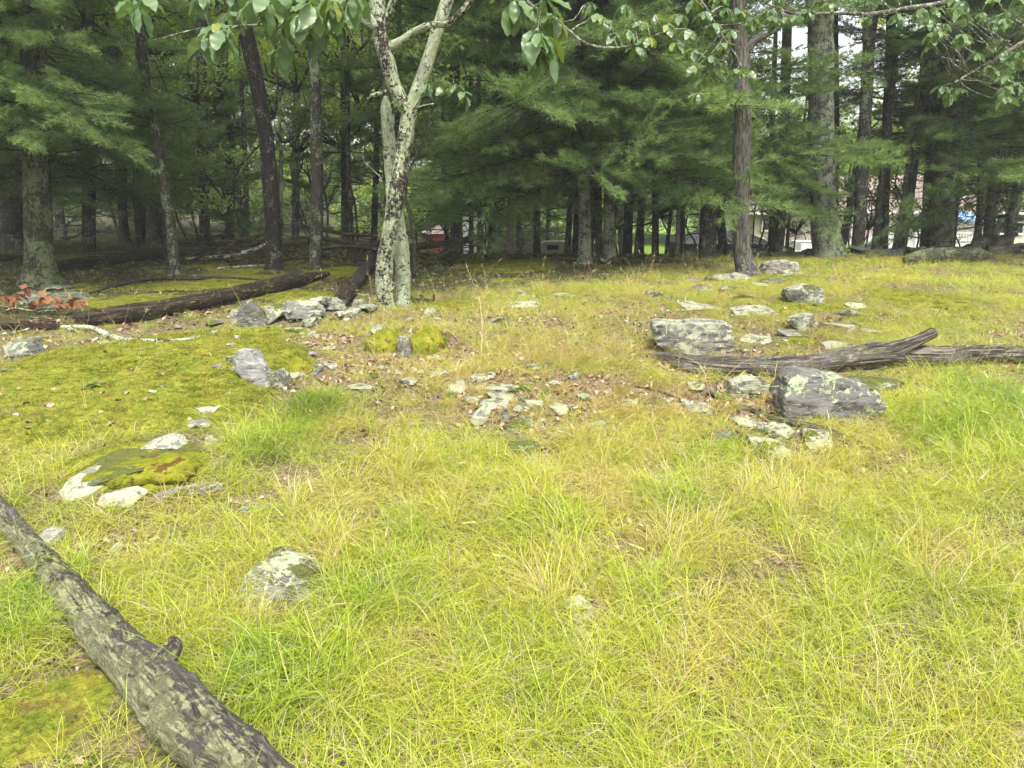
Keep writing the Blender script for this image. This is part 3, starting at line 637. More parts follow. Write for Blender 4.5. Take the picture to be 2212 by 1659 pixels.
RK = [
 (113, 628, 56, .40, .08, 'thin dark slab lying across the stones at the foot of the big mossy trunk', 'shade'),
 (140, 652, 78, .50, .13, 'tilted greenish slab right of the big mossy trunk', 'shade'),
 (62, 655, 60, .45, .12, 'shadowed block under the big mossy trunk', 'shade'), (100, 672, 40, .3, .06, 'low green slab under the rust-coloured oak leaves', 'shade'),
 (30, 768, 66, .45, .16, 'broken grey stone at the left picture edge below the lichened stick', 'grey'), (76, 758, 28, .2, .08, 'pale chip beside the broken stone at the left edge', 'pale'),
 (12, 805, 26, .15, .04, 'flat chip at the far left of the moss hump', 'grey'),
 (600, 702, 66, .35, .20, 'lichened lumpy stone between the upright pointed stone and the ledge', 'lichen'), (640, 668, 74, .22, .09, 'smooth bare grey plank-like stone on top of the ledge', 'white'),
 (655, 690, 90, .35, .20, 'long rugged ledge stone running towards the twisted tree', 'pale'), (715, 672, 60, .35, .17, 'blocky ledge stone nearest the log end', 'grey'),
 (762, 662, 44, .3, .10, 'layered flat stone left of the twisted tree base', 'pale'), (790, 676, 40, .28, .08, 'broken thin slab touching the twisted tree base', 'grey'), (758, 682, 30, .2, .07, 'small cracked stone below the layered flat stone', 'grey'),
 (494, 754, 17, .1, .07, 'small cube-like stone on the moss hump above the white one', 'grey'), (508, 734, 14, .1, .05, 'small white pebble above the cube-like stone', 'white'),
 (493, 785, 42, .12, .05, 'dark edge stone left of the whitish slanting stone', 'grey'), (463, 798, 28, .13, .04, 'flat pale stone at the left end of the dark edge stone', 'pale'), (500, 800, 26, .1, .03, 'thin sliver in the hollow left of the whitish slanting stone', 'pale'),
 (447, 898, 48, .18, .05, 'flat grey stone in grass below the moss hump', 'pale'), (427, 926, 56, .18, .05, 'flat oval stone just below the flat grey one in the grass', 'pale'), (456, 965, 56, .18, .03, 'pale slab nearly swallowed by grass above the moss pad', 'pale'),
 (345, 980, 80, .20, .07, 'pale crusted slab at the back edge of the moss pad', 'pale'), (165, 1072, 84, .30, .05, 'pale crusted slab at the left rim of the moss pad', 'pale'), (262, 1094, 92, .14, .05, 'narrow crusted slab along the front rim of the moss pad', 'pale'),
 (637, 818, 38, .16, .05, 'low stone right of the rounded lichen stone', 'grey'), (673, 812, 34, .16, .05, 'low broken stone below the small moss ball', 'grey'), (684, 795, 28, .12, .04, 'thin slab right of the small moss ball', 'pale'), (715, 800, 25, .14, .07, 'squarish chip between moss ball and leaf litter', 'pale'),
 (704, 757, 42, .14, .03, 'thin pale slab in dry grass below the ledge', 'pale'), (671, 770, 20, .1, .04, 'tilted splinter stone below the ledge', 'white'),
 (636, 722, 62, .25, .06, 'crusted rubble stone in front of the ledge', 'lichen'), (674, 727, 28, .15, .03, 'flat chip right of the crusted rubble stone', 'pale'),
 (458, 707, 44, .2, .04, 'greenish flat stone left of the upright pointed stone', 'shade'), (383, 713, 16, .12, .04, 'small pale stone in front of the long dark log', 'pale'),
 (360, 841, 38, .1, .03, 'thin tilted slate poking from the moss hump', 'pale'), (330, 850, 20, .08, .02, 'tiny slate chip beside the thin tilted slate', 'pale'),
 (819, 719, 52, .18, .03, 'thin pale slab at the back of the left moss cushion', 'pale'), (930, 680, 30, .2, .06, 'small lichened stone by the charred root', 'pale'), (950, 692, 22, .14, .04, 'chip below the stone by the charred root', 'lichen'),
 (1129, 666, 84, .3, .06, 'long flat slab in the shaded grass right of the twisted tree', 'pale'), (1217, 642, 54, .25, .04, 'flat slab further back at the shade line', 'grey'), (1068, 700, 46, .2, .07, 'leaning flat stone half hidden by grass right of the dry weed', 'grey'),
 (940, 778, 22, .1, .05, 'small pale chip below the right moss cushion', 'pale'), (950, 818, 62, .2, .08, 'wedge-shaped lichened stone in the leaf litter', 'lichen'), (993, 834, 24, .12, .05, 'small stone right of the wedge-shaped one', 'grey'), (905, 812, 28, .14, .05, 'low stone left of the wedge-shaped one', 'grey'),
 (1040, 828, 58, .18, .06, 'pale crusted stone at the back of the central rubble', 'lichen'), (1065, 812, 28, .1, .04, 'chip behind the pale crusted stone', 'pale'), (1072, 848, 126, .14, .05, 'long narrow ledge across the central rubble with moss on it', 'pale'),
 (1152, 802, 38, .15, .07, 'grey green stone behind the central rubble', 'grey'), (1182, 794, 22, .12, .05, 'small stone right of the grey green one', 'grey'), (1239, 820, 25, .14, .08, 'rough stone beside a black hollow', 'grey'), (1200, 838, 30, .14, .05, 'dark stone at the lip of the black hollow', 'dark'),
 (690, 680, 60, .3, .22, 'stacked block in the middle of the ledge', 'lichen'), (622, 696, 50, .25, .15, 'cracked block low in the ledge', 'grey'), (668, 706, 44, .2, .10, 'crumbled block at the foot of the ledge', 'lichen'), (738, 690, 40, .2, .09, 'crusted block between ledge and twisted tree', 'pale'), (780, 655, 40, .25, .10, 'layered slab behind the twisted tree base', 'lichen'),
 (1090, 868, 76, .26, .06, 'wide cracked slab in the heart of the central rubble', 'lichen'), (1042, 905, 46, .2, .05, 'flaky slab on the left lower side of the central rubble', 'pale'), (1205, 895, 40, .2, .05, 'flaky slab right of the central rubble', 'lichen'), (985, 850, 54, .2, .05, 'low crusted slab left of the central rubble', 'lichen'), (1260, 868, 40, .18, .05, 'half-buried stone between rubble and white-nosed stone', 'grey'), (1360, 880, 50, .2, .05, 'flat lichened slab in brown grass below the thin dark branch', 'lichen'), (880, 832, 46, .2, .05, 'crusted slab in litter below the moss cushions', 'pale'), (1510, 890, 60, .22, .05, 'low slab below the flat lichened stone', 'pale'), (1620, 925, 50, .2, .05, 'crusted slab above the flat moss-edged stone', 'lichen'),
 (1018, 872, 40, .14, .05, 'pale stone at the left end of the central rubble', 'lichen'), (1068, 886, 68, .2, .07, 'broad rough stone in the middle of the central rubble', 'pale'),
 (1148, 885, 48, .2, .09, 'bright lichen-crusted block in the central rubble', 'lichen'), (1180, 863, 32, .16, .07, 'lichen-crusted block behind the bright one', 'lichen'), (1120, 895, 26, .12, .05, 'grey chip between the rubble blocks', 'grey'),
 (1028, 920, 34, .14, .05, 'low stone on pink dead leaves left of the little upright one', 'grey'), (1127, 930, 60, .2, .05, 'flat stone with a moss edge below the central rubble', 'mossy'), (1170, 922, 34, .12, .04, 'flat chip right of the moss-edged stone', 'pale'),
 (1313, 855, 22, .1, .05, 'little white-nosed stone right of the hollow', 'white'), (1309, 785, 16, .1, .08, 'slim grey stone standing left of the weathered log end', 'white'), (1292, 922, 42, .1, .03, 'thin bluish slate in brown grass', 'grey'), (1217, 940, 28, .14, .05, 'crusted pebble-like stone below the rubble', 'lichen'),
 (1135, 990, 92, .2, .04, 'grass-draped low ledge below the central rubble', 'mossy'), (775, 844, 58, .2, .03, 'flat pale slab at the grass edge below the leaf litter', 'pale'),
 (827, 800, 22, .12, .06, 'small crusted stone in leaf litter below the moss cushions', 'lichen'), (853, 806, 18, .1, .04, 'grey chip right of the small crusted stone', 'grey'), (800, 820, 28, .14, .05, 'mossy lump in leaf litter', 'mossy'),
 (1415, 640, 38, .25, .08, 'hump-backed stone in grass left of the stone rows', 'grey'), (1447, 616, 56, .35, .05, 'flat stone starting the row of slabs', 'shade'), (1378, 852, 24, .12, .04, 'pale stone in litter left of the tilted block', 'lichen'), (1448, 872, 28, .14, .06, 'lichened stone midway between hollow and tilted block', 'lichen'), (1405, 885, 30, .14, .05, 'sunken stone in brown grass left of the tilted block', 'grey'),
 (1640, 680, 120, .35, .08, 'long pale slab behind the big flat-topped block', 'pale'), (1728, 712, 80, .35, .16, 'wedge block at the right end of the long pale slab', 'pale'), (1712, 728, 46, .2, .05, 'thin slab under the wedge block', 'pale'),
 (1822, 712, 82, .4, .09, 'broad pale stone right of the wedge block', 'pale'), (1888, 720, 46, .2, .03, 'thin slab trailing right from the broad pale stone', 'pale'), (1833, 683, 58, .3, .07, 'dark-edged slab behind the broad pale stone', 'grey'), (1856, 668, 40, .2, .04, 'narrow slab furthest behind the broad pale stone', 'pale'),
 (1525, 670, 100, .35, .06, 'flat slab in grass behind the big flat-topped block', 'pale'), (1602, 645, 54, .2, .03, 'narrow strip of stone showing through the grass', 'grey'),
 (1500, 613, 62, .4, .07, 'left slab of the stone row below the rough grey trunk', 'grey'), (1565, 608, 70, .4, .10, 'middle slab of the stone row below the rough grey trunk', 'grey'), (1603, 606, 42, .35, .10, 'stepped block ending the stone row below the rough grey trunk', 'pale'), (1520, 628, 44, .25, .04, 'front slab left of the stone row', 'shade'), (1582, 628, 48, .3, .07, 'front slab centred on the stone row', 'grey'), (1640, 618, 40, .25, .05, 'loose flat stone right of the stone row', 'pale'),
 (1672, 614, 62, .35, .10, 'dark jagged slab under the low domed boulder', 'shade'), (1700, 600, 26, .2, .08, 'small block in front of the low domed boulder', 'grey'),
 (1815, 752, 68, .25, .05, 'lens-shaped slab above the weathered log', 'pale'), (1645, 742, 74, .3, .07, 'crusted slab right of the big flat-topped block', 'lichen'), (1697, 738, 26, .14, .03, 'chip right of the crusted slab', 'pale'), (1608, 766, 24, .15, .07, 'small grey lump touching the weathered log', 'grey'),
 (1508, 850, 58, .2, .07, 'flat lichened stone at the left of the tilted block', 'lichen'), (1563, 866, 54, .2, .06, 'mossy low stone between two lichened ones', 'mossy'), (1888, 850, 150, .4, .14, 'long low ledge behind the dark boulder', 'mossy'),
 (1660, 943, 36, .15, .05, 'grey stone half under the fallen grey stick', 'grey'), (1697, 955, 56, .22, .09, 'round-topped pale lichen stone below the dark boulder', 'lichen'), (1680, 990, 84, .26, .06, 'broad crusted stone in front of the round-topped one', 'lichen'), (1773, 968, 72, .28, .08, 'crusted stone below the right foot of the dark boulder', 'lichen'), (1590, 960, 66, .2, .05, 'flat stone with moss edge left of the round-topped one', 'grey'),
 (2043, 858, 54, .2, .05, 'stone speckled with dead leaves right of the dark boulder', 'grey'), (1880, 606, 28, .2, .05, 'lone pale stone in bright grass on the rise', 'pale'),
 (600, 1318, 184, .42, .035, 'broad crumbly lichen-covered rock in the foreground grass', 'crumbly'),
 (93, 1180, 42, .16, .06, 'whitish stone behind the foreground log', 'white'), (243, 1198, 28, .08, .03, 'small pale stone in grass right of the foreground log', 'pale'),
 (1248, 1345, 66, .14, .05, 'pale flat stone in foreground grass below the reddish tussock', 'lichen'), (1265, 1382, 54, .1, .03, 'paler flat stone just below the first under the reddish tussock', 'lichen'),
 (1568, 1440, 32, .06, .02, 'white crumb of stone in the lower right grass', 'white'), (1468, 1343, 17, .04, .02, 'tiny white stone chip alone in the foreground grass', 'white'), (533, 1105, 40, .12, .04, 'bluish stone hidden under a long-bladed tuft', 'grey'), (1240, 1055, 30, .1, .03, 'buried stone corner among grass above the green tussock', 'grey'),
]
for r in RK:
    u, v, w, d, h, lab, k = r
    if w > 28 and d < .3 and v < 1000: d *= 1.25
    rock(u, v, w, d, h, lab, k, name='boulder' if h > .15 else 'flat_stone' if w > 50 else 'stone')
rock(385, 1078, 140, .13, .05, 'long crusted slab slanting along the right rim of the moss pad', 'pale', yaw=24, name='flat_stone')
rock(280, 1030, 250, .62, .07, 'flat outcrop under the golden moss pad', 'mossy', yaw=5, name='outcrop', sink=.45)

# moss cushions as things of their own
s = NT('cushion_moss'); oc = s.n('TexCoord').outputs['Object']
n1, n2, n3 = s.noise(oc, 8, 5, .7), s.noise(oc, 120, 4, .75), s.noise(oc, 9, 4)
c = s.mix(s.ramp(n1, [(.3, 0.), (.7, 1.)]), (.10, .12, .012), (.33, .33, .03)); c = s.mix(s.ramp(n3, [(.58, 0.), (.64, 1.)]), c, (.13, .075, .02))
c = s.mix(n2, s.mix(1.0, c, (.5, .5, .5), 'MULTIPLY'), s.mix(1.0, c, (1.5, 1.5, 1.4), 'MULTIPLY'))
M_CUSH = s.end(s.pbsdf(c, .95, s.bump(s.math('ADD', s.math('MULTIPLY', n1, .8), n2), .02), .1))
def cushion(u, v, wpx, depth, h, label, yaw=0):
    p = W(u, v); w = wpx / FPX * np.linalg.norm(p - EYE); _rs[0] += 1; sd = _rs[0]
    V, F = ico(5 if wpx > 80 else 4); V = V.copy(); up = np.maximum(V[:, 2], -.3)
    a = np.arctan2(V[:, 1], V[:, 0]); k = 1 + (.55 if wpx > 80 else .3) * fbm(np.stack([np.cos(a) * 2.6, np.sin(a) * 2.6, 0 * a], -1) + sd, 4, sd)
    V = np.stack([V[:, 0] * w / 2 * k, V[:, 1] * depth / 2 * k, up * h], -1)
    V[:, 2] *= 1 + .55 * fbm(V * 9 + sd, 4, sd); V += (.008 * fbm(V * 45 + sd, 2, sd))[:, None] * np.array((1, 1, 1.5))
    mb = MB(); mb.add(V, F, 0, lv=0.5, tt=0.5)
    nb = 900 if wpx > 80 else 450; ks = RNG.choice(np.nonzero(V[:, 2] > .0)[0], nb)
    for q in range(3):
        b = MB(); blades(nb // 3, .008, .020, .001, .003, .9, RNG, segs=2, mb=b, stiff=.5)
        Vb = np.concatenate(b.V); per = 6; off = np.repeat(V[ks[q * (nb // 3):(q + 1) * (nb // 3)]], per, 0)
        mb.add(Vb + off, [f for (kk, m), l in b.F.items() for f in l], 0, lv=0.5, tt=0.5)
    me = mb.mesh('cushion', [M_CUSH]); o = obj('moss_cushion', me); o.location = (p[0], p[1] + depth * .2, gz(p[0], p[1] + depth * .2)); o.rotation_euler[2] = R(yaw)
    tag(o, label, 'moss'); ROCKFOOT.append((p[0], p[1] + depth * .2, w * .42, depth * .42, R(yaw)))
cushion(288, 1036, 205, .46, .06, 'golden green moss pad spread over the crusted slabs', 8)
cushion(828, 758, 76, .40, .17, 'round shaggy moss cushion left of the dark gap stone')
cushion(922, 760, 74, .42, .18, 'round shaggy moss cushion right of the dark gap stone')
cushion(641, 806, 52, .26, .09, 'small bright moss ball near the whitish slanting stone')
cushion(1610, 822, 34, .16, .06, 'small moss cap on the tilted block by the weathered log')
cushion(1650, 812, 30, .14, .05, 'tiny moss tuft under the weathered log')
cushion(1700, 680, 30, .2, .05, 'flat moss dab on the long pale slab')
# ------------------------------------------------------------------ bark and foliage materials
B_MAIN = mat_bark('bark_lichen_patched', (0.026, 0.019, 0.015), (0.112, 0.082, 0.069), (0.396, 0.447, 0.292), .63, 1.0, .7, None, .012, .35, 15)
B_MAIN2 = mat_bark('bark_lichen_covered', (0.030, 0.026, 0.019), (0.129, 0.112, 0.086), (0.396, 0.447, 0.301), .73, 1.0, .7, None, .012, .35, 15)
B_BIG = mat_bark('bark_flecked', (0.026, 0.026, 0.021), (0.172, 0.172, 0.142), (0.258, 0.284, 0.206), .56, 1.2, .8, None, .012, .3, 22)
B_ROUGH = mat_bark('bark_rough_grey', (0.039, 0.033, 0.026), (0.215, 0.202, 0.176), (0.232, 0.249, 0.172), .30, .9, 1.3, None, .022, .16, 12)
B_DARK = mat_bark('bark_dark_pale_flecks', (0.015, 0.013, 0.011), (0.073, 0.062, 0.053), (0.310, 0.327, 0.267), .30, 1.3, .8, None, .02, .2, 18)
B_MOSS = mat_bark('bark_mossy_green', (.03, .033, .022), (.13, .135, .09), (.15, .18, .09), .52, 1.2, 1.0, None, .016, .2, 10)
B_MID = mat_bark('bark_midwood', (.03, .027, .022), (.135, .125, .10), (.22, .27, .17), .42, 1.1, 1.0, None, .02, .25, 12)
B_FAR = mat_bark('bark_far', (.03, .027, .022), (.125, .112, .09), (.18, .21, .13), .38, 1.0, 1.0, None, .02, .25, 9)
B_TWIG = mat_bark('bark_twig', (.06, .055, .045), (.22, .20, .17), (.42, .46, .36), .45, 2.0, .6, None, .003, .4, 60)
L_FORE = mat_leaf('leaf_fore', (.085, .15, .06), (.15, .23, .09), .40, .38, .55)
L_YELL = mat_leaf('leaf_yellowish', (.15, .24, .05), (.24, .28, .05), .45, .45, .4)
L_MID = mat_leaf('leaf_mid', (.17, .26, .065), (.29, .39, .10), .54, .5, .4)
L_BRIGHT = mat_leaf('leaf_bright', (.24, .35, .05), (.42, .50, .09), .58, .5, .35)  # young-leaf green, raised so the colour carries the brightness of lit foliage
L_RUST = mat_leaf('leaf_rust', (.16, .06, .025), (.26, .12, .06), .25, .6, .3)
N_PINE = mat_leaf('pine_needle', (.135, .225, .07), (.24, .345, .10), .44, .5, .3)
N_PINE2 = mat_leaf('pine_needle_dark', (.115, .19, .062), (.195, .285, .085), .44, .5, .3)

def W2(u, v, Y=None):
    if Y is None: return W(u, v)
    p = P(u, v, Y); return p
def tpath(pts, Y, top=None, sink=.2, flare=1.0, lean=None):
    """photo points (u, v, width) of a trunk standing Y metres away, base first; continued upward by top metres"""
    rows = []
    for k, (u, v, w) in enumerate(pts):
        y = Y if np.isscalar(Y) else Y[k]
        p = P(u, v, y); rows.append([p[0], p[1], p[2], w / 2 / FPX * np.linalg.norm(p - EYE)])
    if sink:
        b = rows[0]; z = gz(b[0], b[1]); r = b[3]
        b[2] = z + .02; d = np.array(rows[1][:2]) - np.array(b[:2])
        rows.insert(0, [b[0], b[1], z - sink, r * flare * 1.15])
        if flare > 1: rows[1][3] = r * flare; rows.insert(2, [b[0] + d[0] * .12, b[1] + d[1] * .12, z + (rows[2][2] - z) * .10 + .08, r * .98])
    if top:
        a, b = np.array(rows[-2]), np.array(rows[-1]); d = (b - a)[:3]; d = d / (np.linalg.norm(d) + 1e-6); d = d * .5 + np.array((0, 0, .8)); d /= np.linalg.norm(d)
        for f in (.35, .7, 1.0): q = b[:3] + d * top * f; rows.append([q[0], q[1], q[2], max(.02, b[3] * (1 - .8 * f))])
    return rows
_sd = [0]
def limb(name, mat, rows, parent=None, seg=20, step=.05, rough=.07, ridge=.0, loc=None, knots=None, mb=None, squash=1.0, crust=0.0):
    own = mb is None; mb = mb or MB(); _sd[0] += 1
    rows = np.array(rows, float)
    if loc is not None: rows[:, :3] -= np.array(loc)
    tube(mb, rows, seg, rough, 3.0, step, True, 0, _sd[0], ridge, knots, squash, crust)
    if own: return obj(name, mb.mesh(name, [mat]), parent)
    return mb
def bend(a, b, r0, r1, n=5, amp=.06, rg=None):
    rg = rg or RNG; a, b = np.array(a, float), np.array(b, float); L = np.linalg.norm(b - a); t = np.linspace(0, 1, n)[:, None]
    p = a + (b - a) * t + rg.normal(0, amp * L, (n, 3)) * np.sin(np.pi * t) ** .7
    return np.concatenate([p, r0 + (r1 - r0) * t], 1)

# ------------------------------------------------------------------ pine boughs (shared meshes)
def tufts_at(mb, C, D, n, L, w, rng, m=1):
    """needle tufts at points C pointing D"""
    k = len(C); Cn = np.repeat(C, n, 0); Dn = np.repeat(D, n, 0)
    r = rng.normal(0, 1, (k * n, 3)); d = Dn * .7 + np.array((0, 0, .25)) + r / np.linalg.norm(r, axis=1)[:, None] * 1.0; d[:, 2] -= .05; d /= np.linalg.norm(d, axis=1)[:, None]
    s_ = np.cross(d, rng.normal(0, 1, (k * n, 3))); s_ /= np.linalg.norm(s_, axis=1)[:, None]
    l = (L * rng.uniform(.65, 1.15, k * n))[:, None]; A = Cn - s_ * w / 2 - Dn * rng.uniform(0, .05, k * n)[:, None]; Bq = A + s_ * w; T = Cn + d * l; T[:, 2] -= l[:, 0] * .06
    V = np.stack([A, Bq, T], 1).reshape(-1, 3); F = np.arange(k * n * 3).reshape(-1, 3)
    lv = np.repeat(np.repeat(rng.uniform(0, 1, k), n), 3); mb.add(V, F, m, tc=np.zeros((len(V), 3)), lv=lv)
def bough_mesh(L, rng, dens=1.0, needles=True, mats=None, w=.0085, nn=17):
    mb = MB(); n = 7; t = np.linspace(0, 1, n)
    ax = np.stack([L * t, L * .06 * rng.normal() * t ** 2, L * (.16 * t - .24 * t ** 2)], -1)
    tube(mb, np.concatenate([ax, (.022 * L / 2.4 * (1 - .82 * t))[:, None]], 1), 6, .05, 1, L / 12, False, 0, 3)
    C, D = [], []
    for sgn in (-1, 1):
        for f in np.arange(.14 if needles else .1, 1.0, .075 / dens):
            f += rng.uniform(-.02, .02); i = f * (n - 1); a = np.array([np.interp(i, range(n), ax[:, q]) for q in range(3)])
            tl = L * (.30 * math.sin(min(1, f * 1.25 + .12) * math.pi * .78) + .06) * rng.uniform(.7, 1.2)
            if not needles and rng.uniform() < .55: continue
            ang = sgn * R(rng.uniform(42, 66)); d = np.array((math.cos(ang), math.sin(ang), rng.uniform(-.28, .28)))
            e = a + d * tl + np.array((0, 0, -.05 * tl)); mid = (a + e) / 2 + rng.normal(0, .03 * tl, 3)
            tube(mb, [[*a, .008], [*mid, .0055], [*e, .003]], 4, 0, 1, tl / 4, False, 0, 1)
            for g in np.arange(.22, 1.01, .14 if needles else .3):
                q = a + (e - a) * g; s2 = (1 if rng.uniform() < .5 else -1); an = ang + s2 * R(rng.uniform(25, 60)); d2 = np.array((math.cos(an), math.sin(an), rng.uniform(-.1, .3)))
                l2 = rng.uniform(.06, .22) * (1.15 - g * .5); q2 = q + d2 * l2
                if needles:
                    C += [q2, q + d * .02]; D += [d2, d]
                    if l2 > .12: tube(mb, [[*q, .003], [*q2, .002]], 3, 0, 1, l2 / 2, False, 0, 1)
                else: tube(mb, [[*q, .004], [*q2, .002]], 3, 0, 1, l2, False, 0, 1)
    if needles:
        mb.A['lv'] = [np.full(sum(len(v) for v in mb.V), .3)]
        tufts_at(mb, np.array(C), np.array(D), nn, .115, w, rng)
        mb.A['tc'] = mb.A['tc']
    return mb.mesh('bough', mats)
BOUGH = [bough_mesh(2.4, np.random.default_rng(40 + q), 1.0, True, [B_FAR, N_PINE if q < 3 else N_PINE2]) for q in range(5)]
BARE = [bough_mesh(2.2, np.random.default_rng(60 + q), .8, False, [B_FAR]) for q in range(3)]

def add_boughs(root, axis, z0, z1, n, L0, L1, rng, bare=0, zb=(.6, 3), az=None, kinds=(0, 1, 2, 3, 4), scy=1.0):
    ax = np.array(axis)
    def at(z): return np.array([np.interp(z, ax[:, 2], ax[:, 0]), np.interp(z, ax[:, 2], ax[:, 1]), z])
    for k in range(n):
        f = (k + rng.uniform(0, .8)) / n; z = z0 + (z1 - z0) * f; L = (L0 + (L1 - L0) * f) * rng.uniform(.75, 1.15)
        a = rng.uniform(0, 2 * math.pi) if az is None else R(rng.uniform(*az)); q = at(z)
        o = obj('bough', BOUGH[kinds[rng.integers(len(kinds))]], root); s_ = L / 2.4
        o.location = q - np.array(root.location); o.rotation_euler = (rng.normal(0, .3), rng.uniform(-.15, .28) - .35 * f, a); o.scale = (s_, s_ * scy, max(.8, s_ * .9))
    for k in range(bare):
        q = at(rng.uniform(*zb)); o = obj('dead_branch', BARE[rng.integers(3)], root); s_ = rng.uniform(.4, .95)
        o.location = q - np.array(root.location); o.rotation_euler = (rng.uniform(0, 6), rng.uniform(-.15, .2), rng.uniform(0, 6.28)); o.scale = (s_, s_, s_)

# ------------------------------------------------------------------ broadleaf crowns (shared meshes)
def crown_mesh(rng, rad=2.6, hgt=2.2, sprays=95, per=46, leaf=.115, mats=None, flat=.16, trunkh=1.6):
    mb = MB()
    u = rng.normal(0, 1, (sprays, 3)); u /= np.linalg.norm(u, axis=1)[:, None]; r = rng.uniform(.35, 1, sprays) ** .6
    C = u * r[:, None] * np.array((rad, rad, hgt)); C[:, 2] += hgt * .6
    for c in C[::3]:
        b = np.array((0, 0, max(-trunkh * .4, c[2] * .35 - .5))); mid = (b + c) / 2 + rng.normal(0, .15, 3)
        tube(mb, [[*b, .035], [*mid, .02], [*c, .006]], 5, 0, 1, .5, False, 0, 1)
    k = sprays * per; Cn = np.repeat(C, per, 0); out = np.repeat(rng.uniform(0, 6.28, sprays), per)
    rr_ = .62 * np.sqrt(rng.uniform(0, 1, k)); a = rng.uniform(0, 6.28, k)
    dx, dy = rr_ * np.cos(a), rr_ * np.sin(a) * .6
    X = dx * np.cos(out) - dy * np.sin(out); Y = dx * np.sin(out) + dy * np.cos(out)
    Pp = Cn + np.stack([X, Y, rng.normal(0, flat * .55, k) - .25 * rr_ ** 2], -1)
    az = rng.uniform(0, 6.28, k); dr = rng.normal(.35, .35, k); L = leaf * rng.uniform(.6, 1.2, k)
    d = np.stack([np.cos(az) * np.cos(dr), np.sin(az) * np.cos(dr), -np.sin(dr)], -1)
    s_ = np.cross(d, np.array((0, 0, 1.)) + rng.normal(0, .45, (k, 3))); s_ /= np.linalg.norm(s_, axis=1)[:, None]
    w = (L * .26)[:, None]; nz = np.cross(s_, d) * (L * .06)[:, None]
    p0, p3 = Pp, Pp + d * L[:, None]; m1 = Pp + d * (L * .55)[:, None]
    V = np.stack([p0, m1 - s_ * w + nz, p3, m1 + s_ * w + nz], 1).reshape(-1, 3)
    i = np.arange(k)[:, None] * 4; F = np.concatenate([i + np.array([[0, 1, 2]]), i + np.array([[0, 2, 3]])])
    nv = sum(len(v) for v in mb.V); mb.A['lv'] = [np.full(nv, .4)]
    lv = np.clip(np.repeat(rng.uniform(.1, .9, sprays), per) + rng.normal(0, .15, k), 0, 1)
    mb.add(V, F, 1, tc=np.zeros((len(V), 3)), lv=np.repeat(lv, 4))
    return mb.mesh('crown', mats)
CROWN_M = [crown_mesh(np.random.default_rng(80 + q), mats=[B_FAR, L_MID]) for q in range(3)]
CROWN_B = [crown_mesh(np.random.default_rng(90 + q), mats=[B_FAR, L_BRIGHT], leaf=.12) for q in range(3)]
SAP_M = [crown_mesh(np.random.default_rng(70 + q), 1.1, .7, 22, 34, .11, [B_FAR, L_MID], .08, .6) for q in range(2)]
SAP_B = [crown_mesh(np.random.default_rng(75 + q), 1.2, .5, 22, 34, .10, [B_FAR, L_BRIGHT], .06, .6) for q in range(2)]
def put_crown(root, p, meshes, s_, rng, sq=1.0):
    o = obj('crown', meshes[rng.integers(len(meshes))], root); o.location = np.array(p) - np.array(root.location); o.rotation_euler = (rng.normal(0, .1), rng.normal(0, .1), rng.uniform(0, 6.28)); o.scale = (s_, s_, s_ * sq)
    return o

